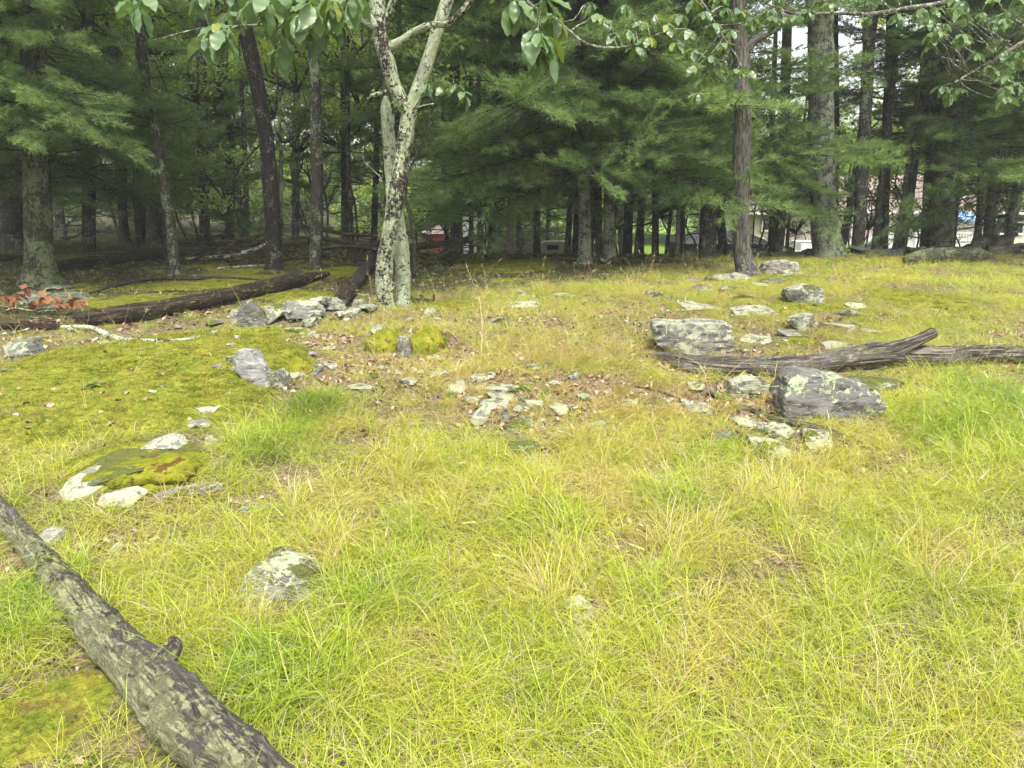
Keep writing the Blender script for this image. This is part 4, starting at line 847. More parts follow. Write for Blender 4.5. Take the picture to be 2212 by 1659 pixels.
# ------------------------------------------------------------------ the twisted lichen tree
def main_tree():
    b = W(848, 668); root = empty('lichen_tree', (b[0], b[1], gz(b[0], b[1]))); root.rotation_euler = (0, 0, 0)
    tag(root, 'twisted double-stemmed tree with pale lichen patches and forked top in the middle', 'tree')
    L = root.location[:]; Y1, Y2 = 9.0, 9.35
    a = tpath([(834, 674, 34), (830, 620, 34), (833, 560, 33), (843, 500, 33), (852, 440, 32), (862, 380, 29), (872, 320, 28), (879, 275, 29), (886, 240, 32)], [Y1, Y1, Y1, Y1 - .05, Y1 - .1, Y1 - .1, Y1 - .05, Y1, Y1], flare=1.15)
    limb('trunk', B_MAIN, a, root, 40, .018, .18, .2, L, [(1.0, 1.2, .25, .12), (2.2, 4, .2, .1)], crust=.10)
    c = tpath([(872, 654, 30), (871, 600, 30), (867, 540, 32), (858, 490, 32), (850, 430, 30), (846, 380, 26), (841, 330, 26), (838, 280, 25), (834, 235, 22), (834, 208, 10)], [Y2, Y2, Y2 - .05, Y2 - .05, Y2, Y2 + .05, Y2, Y2 - .05, Y2 - .05, Y2 - .05], flare=1.15)
    t2 = limb('trunk', B_MAIN2, c, root, 36, .018, .2, .2, L, [(1.6, .4, .2, .1)], crust=.10); t2['label'] = 'pale second stem with broken top'
    rl = tpath([(884, 245, 27), (898, 205, 26), (918, 150, 26), (935, 95, 24), (950, 50, 24), (966, 0, 24), (985, -60, 22)], Y1, 2.6, 0)
    q = limb('fork', B_MAIN2, rl, root, 30, .022, .11, .10, L)
    ll = tpath([(886, 245, 32), (866, 215, 30), (850, 180, 29), (836, 130, 31), (823, 85, 31), (817, 30, 30), (812, -30, 28), (806, -90, 26)], [Y1, Y1 - .02, Y1 - .05, Y1 - .1, Y1 - .1, Y1 - .1, Y1 - .1, Y1 - .1], 2.6, 0)
    limb('fork', B_MAIN, ll, root, 30, .022, .11, .10, L)
    limb('branch', B_MAIN, tpath([(842, 102, 20), (868, 88, 15), (890, 72, 14), (925, 55, 13), (968, 50, 13), (998, 25, 13), (1025, -10, 12), (1060, -60, 10)], [8.9, 8.85, 8.8, 8.7, 8.6, 8.5, 8.45, 8.4], 1.5, 0), root, 16, .03, .12, .08, L)
    limb('branch', B_MAIN2, tpath([(824, 74, 14), (808, 58, 12), (790, 48, 10), (772, 38, 9), (752, 18, 10), (737, 14, 8)], 8.85, None, 0), root, 14, .03, .15, .08, L)
    limb('branch', B_MAIN2, tpath([(812, 60, 12), (800, 35, 10), (775, 18, 12), (755, 12, 11), (738, 16, 8)], 8.8, None, 0), root, 14, .03, .15, .05, L)
    limb('branch', B_MAIN, tpath([(836, 40, 14), (845, 10, 12), (862, -25, 10)], 8.9, 1.2, 0), root, 12, .04, .12, .0, L)
    limb('branch', B_MAIN2, tpath([(835, 196, 9), (818, 203, 9), (800, 206, 5)], 8.95, None, 0), root, 12, .03, .2, .0, L)
    limb('branch', B_TWIG, tpath([(893, 236, 4), (915, 228, 3), (938, 224, 2)], 8.9, None, 0), root, 8, .05, .1, 0, L)
    for z in (4.8, 5.9, 6.6): 
        put_crown(root, (L[0] + RNG.uniform(-1, 1), L[1] + RNG.uniform(.5, 1.5), z + 1.2), CROWN_M, .62, RNG)
    return root
main_tree()

LMK = []   # landmarks for the labels of the far trunks
def tree(name, label, pts, Y=None, mat=B_FAR, top=6, flare=1.25, fol=None, seg=18, step=.12, ridge=.05, rough=.06, group=None, seed=None, cat='tree', bare=0, zb=(.6, 3.2), fz=None, nb=26, L=(2.4, 1.0), cs=1.0, az=None, ntop=7.5, forks=()):
    rng = np.random.default_rng(seed if seed is not None else int(pts[0][0] * 7 + 13) % 99991)
    if Y is None: Y = W(pts[0][0], pts[0][1])[1]
    rows = tpath(pts, Y, top, .25, flare); b = rows[1]
    root = empty(name, (b[0], b[1], b[2])); tag(root, label, cat, group); loc = root.location[:]
    limb('trunk', mat, rows, root, seg, step, rough, ridge, loc)
    for f in forks: limb('limb', mat, tpath(f[0], Y, f[1], 0), root, max(8, seg - 8), step, rough, 0, loc)
    ax = sorted([r[:3] for r in rows], key=lambda r: r[2])
    if fol == 'pine': add_boughs(root, ax, fz[0], fz[1], nb, L[0], L[1], rng, bare, zb, az)
    elif fol in ('mid', 'bright'):
        M = CROWN_M if fol == 'mid' else CROWN_B
        t = ax[-1]
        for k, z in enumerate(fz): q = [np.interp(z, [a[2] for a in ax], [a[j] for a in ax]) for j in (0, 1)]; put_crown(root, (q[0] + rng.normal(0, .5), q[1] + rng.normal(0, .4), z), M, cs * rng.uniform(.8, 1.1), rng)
        if bare: add_boughs(root, ax, 0, 1, 0, 1, 1, rng, bare, zb)
    elif bare: add_boughs(root, ax, 0, 1, 0, 1, 1, rng, bare, zb)
    if fol == 'pine' and Y < 20: add_boughs(root, ax, fz[0] + .1, min(fz[1], 7.5), int(nb * (.35 if Y > 12 else .8)), L[0] * .9, L[0] * .6, rng, az=(-160, -20))
    LMK.append((pts[0][0], label)); return root
# foreground and middle row, left to right
tree('pine_tree', 'thick mossy green trunk at the left with low drooping pine boughs', [(90, 613, 62), (85, 540, 48), (82, 450, 45), (78, 300, 42), (72, 120, 40), (68, -60, 36)], None, B_MOSS, 6, 1.25, 'pine', 30, .05, .12, bare=8, zb=(1.4, 2.4), fz=(2.35, 10), nb=56, L=(2.5, 1.3))
tree('tree', 'leaning trunk foot cut off by the left picture edge', [(-8, 650, 34), (-22, 600, 30), (-60, 480, 28), (-110, 250, 26)], None, B_MOSS, 5, 1.3, 'mid', 20, .08, .06, fz=(6.5,), cs=.8)
tree('tree', 'slim curved lichened trunk standing alone right of the mossy pine', [(378, 592, 21), (370, 500, 19), (360, 440, 18), (350, 380, 17), (340, 310, 17), (330, 260, 18), (318, 215, 17), (308, 120, 18), (298, 0, 18), (290, -80, 16)], None, B_MID, 5, 1.35, 'mid', 20, .06, .06, fz=(7.5,), cs=.8, forks=[([(316, 250, 7), (300, 240, 7), (270, 246, 6), (215, 246, 4)], None)])
tree('tree', 'dark leaning trunk with white lichen flecks left of the twisted tree', [(590, 548, 34), (589, 480, 31), (585, 400, 30), (575, 300, 29), (560, 210, 28), (545, 130, 28), (528, 60, 28), (512, 0, 28), (498, -70, 27)], 13.2, B_DARK, 6, 1.2, 'mid', 30, .05, .10, bare=0, fz=(8.5, 10.5), cs=1.0, forks=[([(598, 285, 7), (606, 300, 6), (612, 308, 5), (630, 298, 6), (645, 275, 4), (652, 248, 3)], None), ([(595, 290, 4), (575, 300, 4), (540, 335, 3), (500, 375, 2)], None)])
tree('sapling', 'thin greenish pole stem touching the dark leaning trunk', [(605, 580, 12), (605, 520, 11), (606, 450, 10), (607, 380, 9), (606, 300, 6)], None, B_MOSS, 1.5, 1.2, None, 12, .08, .0)
tree('tree', 'straight grey barked trunk between the dark leaning trunk and the twisted tree', [(680, 568, 27), (683, 500, 23), (684, 400, 23), (683, 280, 22), (680, 180, 21), (676, 80, 20), (670, -60, 20)], 13.0, B_MID, 6, 1.35, 'mid', 26, .05, .09, fz=(8.5, 10), cs=.9)
tree('pine_tree', 'lichen-flecked left trunk of the pair in the dark middle', [(1262, 572, 30), (1263, 500, 26), (1262, 400, 25), (1262, 250, 27), (1264, 100, 28), (1266, -60, 28)], 14.2, B_BIG, 7, 1.2, 'pine', 24, .06, .1, bare=14, zb=(1.6, 5.5), fz=(2.15, 11), nb=52, L=(3.3, 1.4), az=(-200, 20))
tree('pine_tree', 'lichen-flecked right trunk of the pair in the dark middle', [(1316, 570, 30), (1316, 500, 25), (1316, 400, 23), (1318, 250, 22), (1318, 100, 22), (1316, -60, 20)], 14.6, B_BIG, 7, 1.2, 'pine', 24, .06, .1, bare=8, zb=(1.6, 5), fz=(2.05, 10), nb=46, L=(3.3, 1.3), az=(-110, 80))
tree('tree', 'dark trunk hidden between the lichen-flecked pair', [(1290, 562, 26), (1288, 450, 24), (1284, 250, 28), (1282, 60, 30), (1280, -60, 28)], 15.6, B_FAR, 6, 1.2, None, 18, .1, .06, bare=8, zb=(1.5, 6))
tree('tree', 'rough scaly grey trunk left of the biggest trunk on the right', [(1612, 588, 44), (1603, 540, 35), (1601, 450, 33), (1602, 350, 33), (1604, 250, 32), (1602, 150, 30), (1597, 50, 28), (1592, -60, 27)], 12.3, B_ROUGH, 6, 1.25, 'mid', 36, .04, .16, fz=(8.2, 10), cs=1.0, forks=[([(1612, 115, 14), (1625, 92, 15), (1660, 70, 14), (1685, 55, 10)], 1.0)])
tree('tree', 'biggest straight trunk on the right flecked all over with pale lichen', [(1790, 560, 62), (1783, 500, 52), (1778, 440, 48), (1774, 350, 47), (1773, 250, 46), (1774, 150, 46), (1772, 50, 45), (1770, -60, 44)], 15.2, B_BIG, 8, 1.15, 'mid', 44, .05, .05, fz=(9.5, 12), cs=1.2)
tree('tree', 'lichened trunk at the far right rising behind the mossy log', [(2034, 552, 36), (2040, 500, 32), (2044, 420, 31), (2050, 330, 31), (2055, 230, 30), (2062, 120, 28), (2072, -40, 27)], 16.2, B_BIG, 7, 1.15, 'mid', 30, .06, .06, fz=(9.5, 11), cs=1.1)
# pines further in
for (nm, u, vb, w, Y, ul, z0, z1, nb, L0, lab) in [
    ('pine_tree', 195, 566, 24, 16, 190, 1.9, 11, 44, 3.0, 'bushy dark pine behind the thick mossy trunk'),
    ('pine_tree', -40, 560, 34, 14, -50, 1.8, 11, 44, 3.0, 'pine whose boughs fill the upper left corner'),
    ('pine_tree', 30, 553, 42, 17.5, 28, 2.2, 12, 34, 2.8, 'brown trunk in shade left of the thick mossy trunk'),
    ('pine_tree', 498, 545, 13, 19, 470, 1.9, 4.6, 18, 2.6, 'thin reddish pine trunk left of the dark leaning trunk'),
    ('pine_tree', 640, 545, 16, 23, 640, 5.1, 11, 14, 2.6, 'shaded pine between the leaning trunk and the straight grey one'),
    ('pine_tree', 745, 540, 15, 18.5, 742, 2.4, 4.5, 9, 2.2, 'thin dark pine just left of the twisted lichen tree'),
    ('pine_tree', 985, 538, 26, 18, 980, 2.8, 12, 36, 3.2, 'thick black trunk right of the twisted lichen tree'),
    ('pine_tree', 1160, 552, 15, 17, 1158, 1.95, 11, 44, 3.3, 'slim pine in the dark centre with many dead twigs'),
    ('pine_tree', 1415, 552, 15, 16.5, 1420, 1.95, 11, 52, 3.4, 'pine whose long boughs spread between pair and scaly trunk'),
    ('pine_tree', 1528, 560, 36, 15.5, 1540, 1.9, 11, 44, 3.0, 'wide shadowed pine trunk just left of the scaly grey trunk'),
    ('pine_tree', 1905, 552, 19, 17.5, 1925, 3.0, 11, 30, 2.8, 'leaning pine right of the biggest trunk'),
    ('pine_tree', 2012, 556, 30, 17.3, 2022, 2.7, 11, 40, 3.0, 'dark pine trunk touching the lichened trunk at far right'),
    ('pine_tree', 2140, 540, 15, 19, 2150, 2.2, 11, 40, 3.2, 'pine over the stump heap near the right edge'),
    ('pine_tree', 2250, 545, 24, 15, 2260, 1.9, 11, 44, 3.0, 'pine just outside the right edge reaching into view'),
    ('pine_tree', 860, 540, 16, 23, 860, 2.5, 12, 16, 3.0, 'distant pine behind the twisted lichen tree'),
    ('pine_tree', 330, 545, 18, 23, 325, 2.2, 5, 16, 2.8, 'distant pine left of the slim curved trunk')]:
    tree(nm, lab, [(u, vb, w), ((u + ul) / 2, 300, w * .9), (ul, 60, w * .85), (ul, -60, w * .8)], Y, B_FAR, 5, 1.2, 'pine', 16, .15, .06, bare=14, zb=(.8, z0 + 1.2), fz=(z0, z1), nb=nb, L=(L0, 1.2))
# bare looking trunks of the middle distance
MT = [(278, 545, 17, 262, 440, 250, 250, 20, 'bright', 'leaning dark trunk seen under the pine boughs at left', B_FAR),
 (443, 540, 22, 438, 300, 432, 0, 17, None, 'pale straight trunk between curved trunk and leaning trunk', B_MID),
 (258, 150, 15, 245, 80, 235, -60, 21, 'bright', 'forked dark trunk high at left against bright leaves', B_FAR),
 (302, 540, 20, 305, 170, 296, -60, 19, 'bright', 'grey trunk at upper left standing behind the slim curved one', B_MID),
 (535, 540, 11, 533, 470, 528, 300, 18, 'bright', 'thin grey pole left of the leaning trunk foot', B_MID),
 (506, 540, 9, 500, 470, 498, 380, 19, None, 'thinnest pole beside the reddish pine trunk', B_MID),
 (340, 545, 24, 333, 450, 325, 300, 18.5, 'bright', 'mossy shaded trunk just left of the slim curved one', B_MOSS),
 (760, 530, 12, 752, 350, 748, 0, 17, 'bright', 'lichened thin trunk close to the left of the twisted tree', B_MID),
 (808, 520, 14, 812, 380, 815, 200, 20, None, 'dark trunk almost touching the twisted tree', B_FAR),
 (965, 520, 12, 960, 400, 958, 250, 21, 'bright', 'dark pole between twisted tree and thick black trunk', B_FAR),
 (1018, 515, 11, 1018, 400, 1018, 200, 22, 'bright', 'pole right of the thick black trunk', B_FAR),
 (1035, 518, 10, 1036, 400, 1034, 100, 20, None, 'second pole right of the thick black trunk', B_FAR),
 (1062, 530, 17, 1066, 420, 1074, 250, 19, 'bright', 'dark slanting trunk before the white building', B_FAR),
 (1226, 545, 14, 1232, 440, 1236, 380, 17, None, 'reddish brown post-like trunk left of the lichen-flecked pair', B_ROUGH),
 (1242, 548, 13, 1246, 440, 1250, 300, 18, 'bright', 'dark trunk close behind the reddish post-like one', B_FAR),
 (1355, 550, 22, 1358, 430, 1362, 100, 19, 'mid', 'dark trunk right of the lichen-flecked pair', B_FAR),
 (1385, 548, 14, 1384, 430, 1380, 250, 21, None, 'thin trunk in the dark right of the pair', B_FAR),
 (1440, 545, 9, 1448, 470, 1456, 380, 19, None, 'thin slanting stem midway to the scaly trunk', B_FAR),
 (1474, 545, 12, 1476, 400, 1480, 100, 20, 'bright', 'slender stem left of the dark shed', B_FAR),
 (1560, 550, 8, 1562, 400, 1568, 250, 17, None, 'black thin stem left of the scaly grey trunk', B_FAR),
 (1665, 535, 14, 1672, 400, 1668, 280, 19, 'bright', 'black trunk beside the double one right of the scaly trunk', B_FAR),
 (1682, 550, 21, 1690, 400, 1704, -60, 17, 'bright', 'tall dark trunk halfway between scaly and biggest trunk', B_FAR),
 (1697, 548, 6, 1712, 420, 1728, 330, 18, None, 'wispy slanting stem before the generator', B_FAR),
 (1800, 540, 14, 1806, 300, 1802, -60, 17.5, 'mid', 'dark straight trunk half behind the biggest trunk', B_FAR),
 (1817, 545, 16, 1845, 400, 1862, 280, 17, 'mid', 'strongly leaning brown trunk right of the biggest one', B_FAR),
 (1851, 562, 25, 1862, 400, 1882, 0, 16, 'mid', 'tall lichen-footed trunk second to the right of the biggest', B_MID),
 (1888, 555, 14, 1900, 440, 1912, 330, 16.5, None, 'dark slanting trunk in front of the deck stairs', B_FAR),
 (1945, 556, 18, 1962, 450, 1985, 260, 16.5, 'mid', 'slanting trunk in front of the house window', B_FAR),
 (1930, 558, 10, 1942, 480, 1952, 420, 16.3, None, 'thin greyish stem crossing the deck railing', B_MID),
 (1990, 545, 8, 1996, 460, 2000, 380, 18, None, 'hairline dark stem right of the window', B_FAR),
 (2112, 540, 12, 2118, 400, 2120, 150, 18, 'mid', 'dark trunk in front of the blue parasol', B_FAR),
 (2133, 500, 14, 2145, 380, 2160, 260, 18, None, 'slanting dark trunk right of the blue parasol', B_FAR),
 (2180, 510, 13, 2195, 400, 2215, 250, 17.5, 'mid', 'greenish slanting trunk near the right edge', B_MID)]
for (u0, v0, w, u1, v1, u2, v2, Y, fol, lab, mt) in MT:
    far_v = max(v0, 548)
    pts = [(u0 + (u0 - u1) * (far_v - v0) / max(60, v0 - v1), far_v, w), (u0, v0 - 5, w * .95), (u1, v1, w * .88), (u2, v2, w * .8)]
    if v0 < 300: pts = [(u0 + 12, 548, w * 1.1), (u0 + 6, 350, w), (u0, v0, w), (u1, v1, w * .9), (u2, v2, w * .8)]
    top = 3 + max(0, v2) / FPX * Y * .8
    zt = P(u2, v2, Y)[2] + top
    tree('tree', lab, pts, Y, mt, top, 1.2, fol, 14, .15, .05, bare=5, zb=(1.0, 4.5), fz=(zt - 2.2, zt - .4) if fol else None, cs=.85)
# leafy saplings of the understorey
for (u, v, Y, s_, br, lab) in [(500, 430, 15.5, .75, 0, 'low dark-leaved sapling at the brush heap'), (420, 190, 16, .8, 0, 'small oak sapling in the shade under bright leaves'), (640, 165, 17, .9, 1, 'yellow green maple spray left of the straight grey trunk'), (735, 290, 18, .9, 1, 'lower bright maple spray behind the straight grey trunk'),
    (590, 230, 17, .7, 0, 'dark sapling behind the leaning trunk'), (930, 180, 12, .55, 0, 'small leafy twig tree right of the forked top'), (1420, 440, 17, .8, 0, 'shrubby sapling below the spreading pine'), (1500, 380, 19, 1.0, 1, 'bright shrub behind the wide shadowed pine'), (1720, 480, 19, .8, 1, 'bright leafy shrub above the generator'), (1880, 470, 18, .8, 1, 'sunlit shrub before the house wall'),
    (1700, 330, 20, 1.2, 1, 'light-filled sapling left of the biggest trunk'), (1650, 420, 18, .7, 0, 'dark shrub right of the scaly trunk'), (1980, 480, 19, .6, 1, 'shrub under the house window'), (1040, 440, 19, .9, 1, 'bright shrub behind the black trunk'), (900, 470, 20, .8, 0, 'dark shrub above the red shed'), (840, 300, 19, .9, 1, 'pale green sapling behind the twisted tree'), (680, 420, 21, .9, 0, 'dim sapling behind the brush heap'),
    (1700, 400, 23, 1.1, 1, 'leafy sapling veiling the left part of the house roof'), (1830, 385, 24, 1.1, 1, 'leafy sapling veiling the house roof right of the biggest trunk'), (1950, 400, 23, 1.0, 0, 'darker leafy sapling before the house roof above the window'), (2060, 405, 24, 1.1, 1, 'leafy sapling over the blue parasol'), (2150, 410, 23, 1.0, 0, 'leafy sapling before the roof near the right edge'), (1770, 440, 24, .8, 1, 'small leafy sapling before the siding behind the biggest trunk'), (1640, 350, 22, 1.1, 0, 'tall leafy sapling right of the scaly trunk'),
    (260, 60, 18, 1.1, 1, 'bright leaves high at the left behind the bushy pine'), (340, 90, 19, 1.2, 1, 'bright leaves high behind the slim curved trunk'), (430, 60, 18, 1.1, 1, 'bright leaves high between curved and leaning trunk'), (380, 240, 20, 1.0, 0, 'mid-green leaves behind the slim curved trunk'), (480, 300, 19, 1.0, 0, 'mid-green leaves left of the leaning trunk'), (650, 90, 18, 1.0, 0, 'leaves high behind the straight grey trunk'), (740, 120, 19, 1.1, 1, 'bright leaves high left of the twisted tree'), (780, 220, 20, 1.0, 0, 'mid-green leaves left of the twisted tree'), (640, 300, 20, 1.0, 0, 'mid-green leaves between leaning and straight trunk'), (960, 330, 20, 1.0, 1, 'bright leaves low right of the twisted tree'), (1040, 300, 21, 1.0, 0, 'mid-green leaves above the black trunk'), (1600, 260, 19, .9, 0, 'leaves behind the scaly trunk'), (1850, 300, 20, 1.0, 1, 'bright leaves right of the biggest trunk'), (1960, 240, 20, 1.0, 0, 'mid-green leaves left of the far right trunk'), (2130, 260, 20, 1.0, 1, 'bright leaves near the right edge'),
    (1670, 445, 24, .9, 0, 'dim low sapling before the left end of the house'), (1900, 430, 23, .8, 0, 'dim low sapling before the house siding'), (2120, 450, 22, .9, 1, 'sunlit low sapling right of the parasol'),
    (2180, 440, 20, .9, 0, 'dim shrub at the right edge'), (1330, 470, 21, .8, 0, 'dim shrub behind the pair')]:
    p = P(u, v, Y); root = empty('sapling', (p[0], p[1], gz(p[0], p[1]))); tag(root, lab, 'sapling'); rg = np.random.default_rng(int(u))
    limb('stem', B_FAR, bend((p[0] + rg.normal(0, .3), p[1], root.location.z - .1), p, .03, .012, 5, .04, rg), root, 8, .2, 0, 0, root.location[:])
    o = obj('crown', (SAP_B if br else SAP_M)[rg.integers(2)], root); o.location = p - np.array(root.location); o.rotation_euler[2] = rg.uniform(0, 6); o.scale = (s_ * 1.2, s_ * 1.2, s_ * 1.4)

# more trees deep in the wood: countable, alike, one group
rg = np.random.default_rng(2024); nfar = 0; tries = 0; spots = []
BASE_FAR = None
while nfar < 40 and tries < 3000:
    tries += 1; Y = rg.uniform(20, 38); u = rg.uniform(-380, 2600); x = (u - CU) / FPX * Y
    if x > 7.5 and Y > 25: continue
    if 880 < u < 1260 and Y < 33 and rg.uniform() < .75: continue
    if x < 2 and rg.uniform() < .35: continue
    if 1630 < u < 1780 or 1805 < u < 1900: continue
    if any((x - a) ** 2 + (Y - b) ** 2 < 2.6 for a, b in spots): continue
    spots.append((x, Y)); z = gz(x, Y); kind = rg.choice(['pine', 'mid', 'bright'], p=[.08, .36, .56] if x < 4 else [.1, .3, .6]); r = rg.uniform(.07, .16); h = rg.uniform(10, 14) if x < 4 else rg.uniform(7, 11)
    near = min(LMK, key=lambda q: abs(q[0] - u))
    root = empty('pine_tree' if kind == 'pine' else 'tree', (x, Y, z)); tag(root, 'slender dark trunk deep in the wood behind the front rows', 'tree', 'slender trunks deep in the wood')
    tip = (x + rg.normal(0, .5), Y + rg.normal(0, .4), z + h); rows = bend((x, Y, z - .2), tip, r, r * .35, 5, .012, rg); limb('trunk', B_FAR, rows, root, 10, .4, .05, 0, root.location[:])
    axs = [q[:3] for q in rows]
    if kind == 'pine': add_boughs(root, axs, z + rg.uniform(1.6, 3.2), z + h, 24, 3.2, 1.2, rg, 4, (z + .8, z + 3.5))
    else:
        M = CROWN_M if kind == 'mid' else CROWN_B
        for f in (.45, .68, .9): 
            if f < .5 and x > 4: continue
            q = rows[int(f * 4)]; put_crown(root, (q[0] + rg.normal(0, .7), q[1] + rg.normal(0, .6), z + h * f - .6), M, rg.uniform(.8, 1.15), rg)
    nfar += 1

# unseen high crowns added over the front trees, above the picture, to shade the floor
_roots = [o for o in bpy.data.objects if o.parent is None and o.get('category') == 'tree' and o.name.split('.')[0] in ('tree', 'lichen_tree', 'pine_tree') and o.location.y < 16.5]
rg = np.random.default_rng(77)
for o in _roots:
    if o.location.x < -4 or rg.uniform() < .35: continue
    for q in range(1):
        x, y = o.location.x + rg.normal(0, 1.3), o.location.y + rg.uniform(-1.2, 1.5)
        z = 1.6 + .27 * y + 3.4 + rg.uniform(0, 1.6)
        put_crown(o, (x, y, z), CROWN_M, rg.uniform(.95, 1.25), rg, .8)
for (x, y) in [(-1.5, 11.5), (1.0, 12.0), (2.5, 14.0), (-.5, 14.5)]:
    near_ = min(_roots, key=lambda o: (o.location.x - x) ** 2 + (o.location.y - y) ** 2)
    put_crown(near_, (x, y, 1.6 + .27 * y + 3.6), CROWN_M, 1.25, rg, .8)

# far-off wood that reads as one mass
def far_wood():
    ml = []
    for q in range(3):
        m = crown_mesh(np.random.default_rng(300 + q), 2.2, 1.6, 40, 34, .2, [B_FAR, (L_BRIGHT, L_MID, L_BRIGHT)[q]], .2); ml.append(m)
    co = protos('far_crown', ml); pts, sc = [], []
    rg = np.random.default_rng(5)
    for k in range(1500):
        a = R(rg.uniform(-52, 52)); Y = rg.uniform(40, 66); x = math.tan(a) * Y; top = 21 + 4 * math.sin(x * .3)
        if x > 6: Y = rg.uniform(52, 70); x = math.tan(a) * Y; top = (7.2 if 17 < x / Y * 60 < 32 else 11) + 1.2 * math.sin(x * .55 + 1) + rg.normal(0, 1.0)
        if x > 6 and Y < 50: continue
        pts.append((x, Y, rg.uniform(-.5, top))); sc.append(rg.uniform(.8, 1.3))
    n = len(pts)
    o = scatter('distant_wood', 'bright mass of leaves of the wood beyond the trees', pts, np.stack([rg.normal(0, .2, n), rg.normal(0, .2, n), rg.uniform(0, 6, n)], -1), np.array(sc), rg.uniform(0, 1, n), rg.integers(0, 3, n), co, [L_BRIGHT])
far_wood()
# ------------------------------------------------------------------ logs, branches, brush
D_LOG = mat_bark('log_lichened', (.085, .076, .064), (.235, .215, .185), (.26, .26, .15), .58, 1.8, .4, (.24, .22, .20), .02, .22, 20, .09)
D_GREY = mat_bark('log_weathered', (.055, .047, .038), (.28, .245, .20), (.19, .20, .12), .36, 1.5, .4, (.36, .33, .29), .02, .05, 12)
D_DARK = mat_bark('log_dark', (.018, .014, .01), (.085, .065, .045), (.09, .12, .035), .30, 1.0, .8, None, .02, .12, 8)
D_STICK = mat_bark('stick_lichened', (.03, .026, .02), (.12, .10, .08), (.50, .52, .40), .60, 2.0, .5, None, .004, .3, 20)
D_BRUSH = mat_bark('brush', (.018, .015, .011), (.09, .075, .055), (.12, .14, .08), .30, 1.5, .6, None, .008, .2, 14)
def lie(pts, lift=.5):
    """points (u, v, width) of the centre line of something lying on the ground"""
    rows = []
    for q in pts:
        u, v, w = q[:3]; r = .05
        for _ in range(3):
            p = hit(u, v, lambda x, y: H(x, y) + r * 1.7 * lift); r = w / 2 / FPX * float(np.dot(p - EYE, ray(CU, CV) / np.linalg.norm(ray(CU, CV)))) 
        rows.append([p[0], p[1], p[2], r])
    return rows
def log(name, label, pts, mat, seg=20, step=.05, rough=.08, ridge=.06, cat='log', lift=.5, knots=None, group=None, extra=(), foot=True, squash=1.0, crust=0.0):
    rows = lie(pts, lift) if len(pts[0]) == 3 or pts[0][2] > 3 else pts
    m = rows[len(rows) // 2]; root = empty(name, (m[0], m[1], gz(m[0], m[1]))); tag(root, label, cat, group)
    limb('trunk' if cat == 'log' else 'stem', mat, rows, root, seg, step, rough, ridge, root.location[:], knots, None, squash, crust)
    for e in extra: limb(e[0], e[2] if len(e) > 2 else mat, e[1], root, max(8, int(seg * .6)), step, rough * 1.8, ridge, root.location[:], None, None, 1.0, crust * 2.2)
    if foot:
        sp = spline(np.array(rows), 40)
        for a in sp: ROCKFOOT.append((a[0], a[1] - a[3] * .3, a[3] * 1.35, a[3] * 1.35, 0))
    return root
fl = lie([(-120, 990, 38), (-60, 1045, 42), (3, 1110, 46), (63, 1178, 52), (165, 1298, 68), (258, 1402, 96), (330, 1478, 118), (395, 1545, 128), (505, 1652, 140), (640, 1780, 150), (800, 1940, 160)])
def near(u, v, up, r): p = W(u, v); return [p[0], p[1], p[2] + up, r]
_a = np.array(fl[6])
st1 = [[_a[0] + .02, _a[1] + .03, _a[2] + .05, .045], [_a[0] + .045, _a[1] + .07, _a[2] + .085, .028], [_a[0] + .04, _a[1] + .075, _a[2] + .105, .017], [_a[0] + .03, _a[1] + .078, _a[2] + .115, .006]]
st2 = [[_a[0] - .03, _a[1] - .02, _a[2] + .05, .05], [_a[0] - .01, _a[1] + .02, _a[2] + .12, .03], [_a[0] + .0, _a[1] + .03, _a[2] + .15, .012]]
cl = [[_a[0] - .19, _a[1] + .16, _a[2] - .04, .02], [_a[0] - .12, _a[1] + .03, _a[2] - .05, .045], [_a[0] - .05, _a[1] - .06, _a[2] - .05, .055], [_a[0] + .05, _a[1] - .16, _a[2] - .04, .05], [_a[0] + .13, _a[1] - .25, _a[2] - .02, .03]]
L1 = log('fallen_log', 'thick lichened log crossing the lower left corner', fl, D_LOG, 120, .008, .14, .07, crust=.13, knots=[(k_ * .17 + .3, a_, -.42, .018 + .008 * (k_ % 3)) for k_, a_ in enumerate((1.2, 2.4, 1.8, 3.0, 2.2, 1.4, 2.7, 2.0, 1.6, 2.9, 2.3, 1.9, 2.6, 1.5, 2.1, 2.8, 1.7, 2.4, 1.3, 2.0, 2.6, 1.8))] + [(2.1, 4.9, .25, .05), (3.1, 4.6, .2, .06)],
         extra=[('branch_stub', st1, D_GREY)])
rl = lie([(1402, 766, 8), (1440, 770, 18), (1480, 782, 34), (1540, 790, 40), (1620, 793, 45), (1700, 793, 47), (1770, 787, 49), (1840, 776, 52), (1900, 770, 54), (1960, 772, 47), (2030, 772, 45), (2100, 768, 44), (2180, 768, 39), (2280, 772, 37), (2400, 778, 34)])
_b = np.array(rl[8]); sc_ = np.linalg.norm(_b[:3] - EYE) / FPX
stub = [[_b[0] - .12, _b[1], _b[2] + .01, .085], [_b[0] + .08, _b[1] - .02, _b[2] + .06, .072], [_b[0] + .24, _b[1] - .02, _b[2] + .12, .055], [_b[0] + .40, _b[1] - .02, _b[2] + .20, .047], [_b[0] + .44, _b[1] - .02, _b[2] + .22, .040]]
log('fallen_log', 'weathered grey brown log with forked stub lying across the right half', rl, D_GREY, 72, .018, .14, .30, crust=.08, knots=[(1.2, 1.5, -.3, .04), (2.0, 2.5, -.25, .05), (2.8, 1.8, .25, .05), (3.6, 2.2, -.3, .05)], extra=[('branch_stub', stub)])
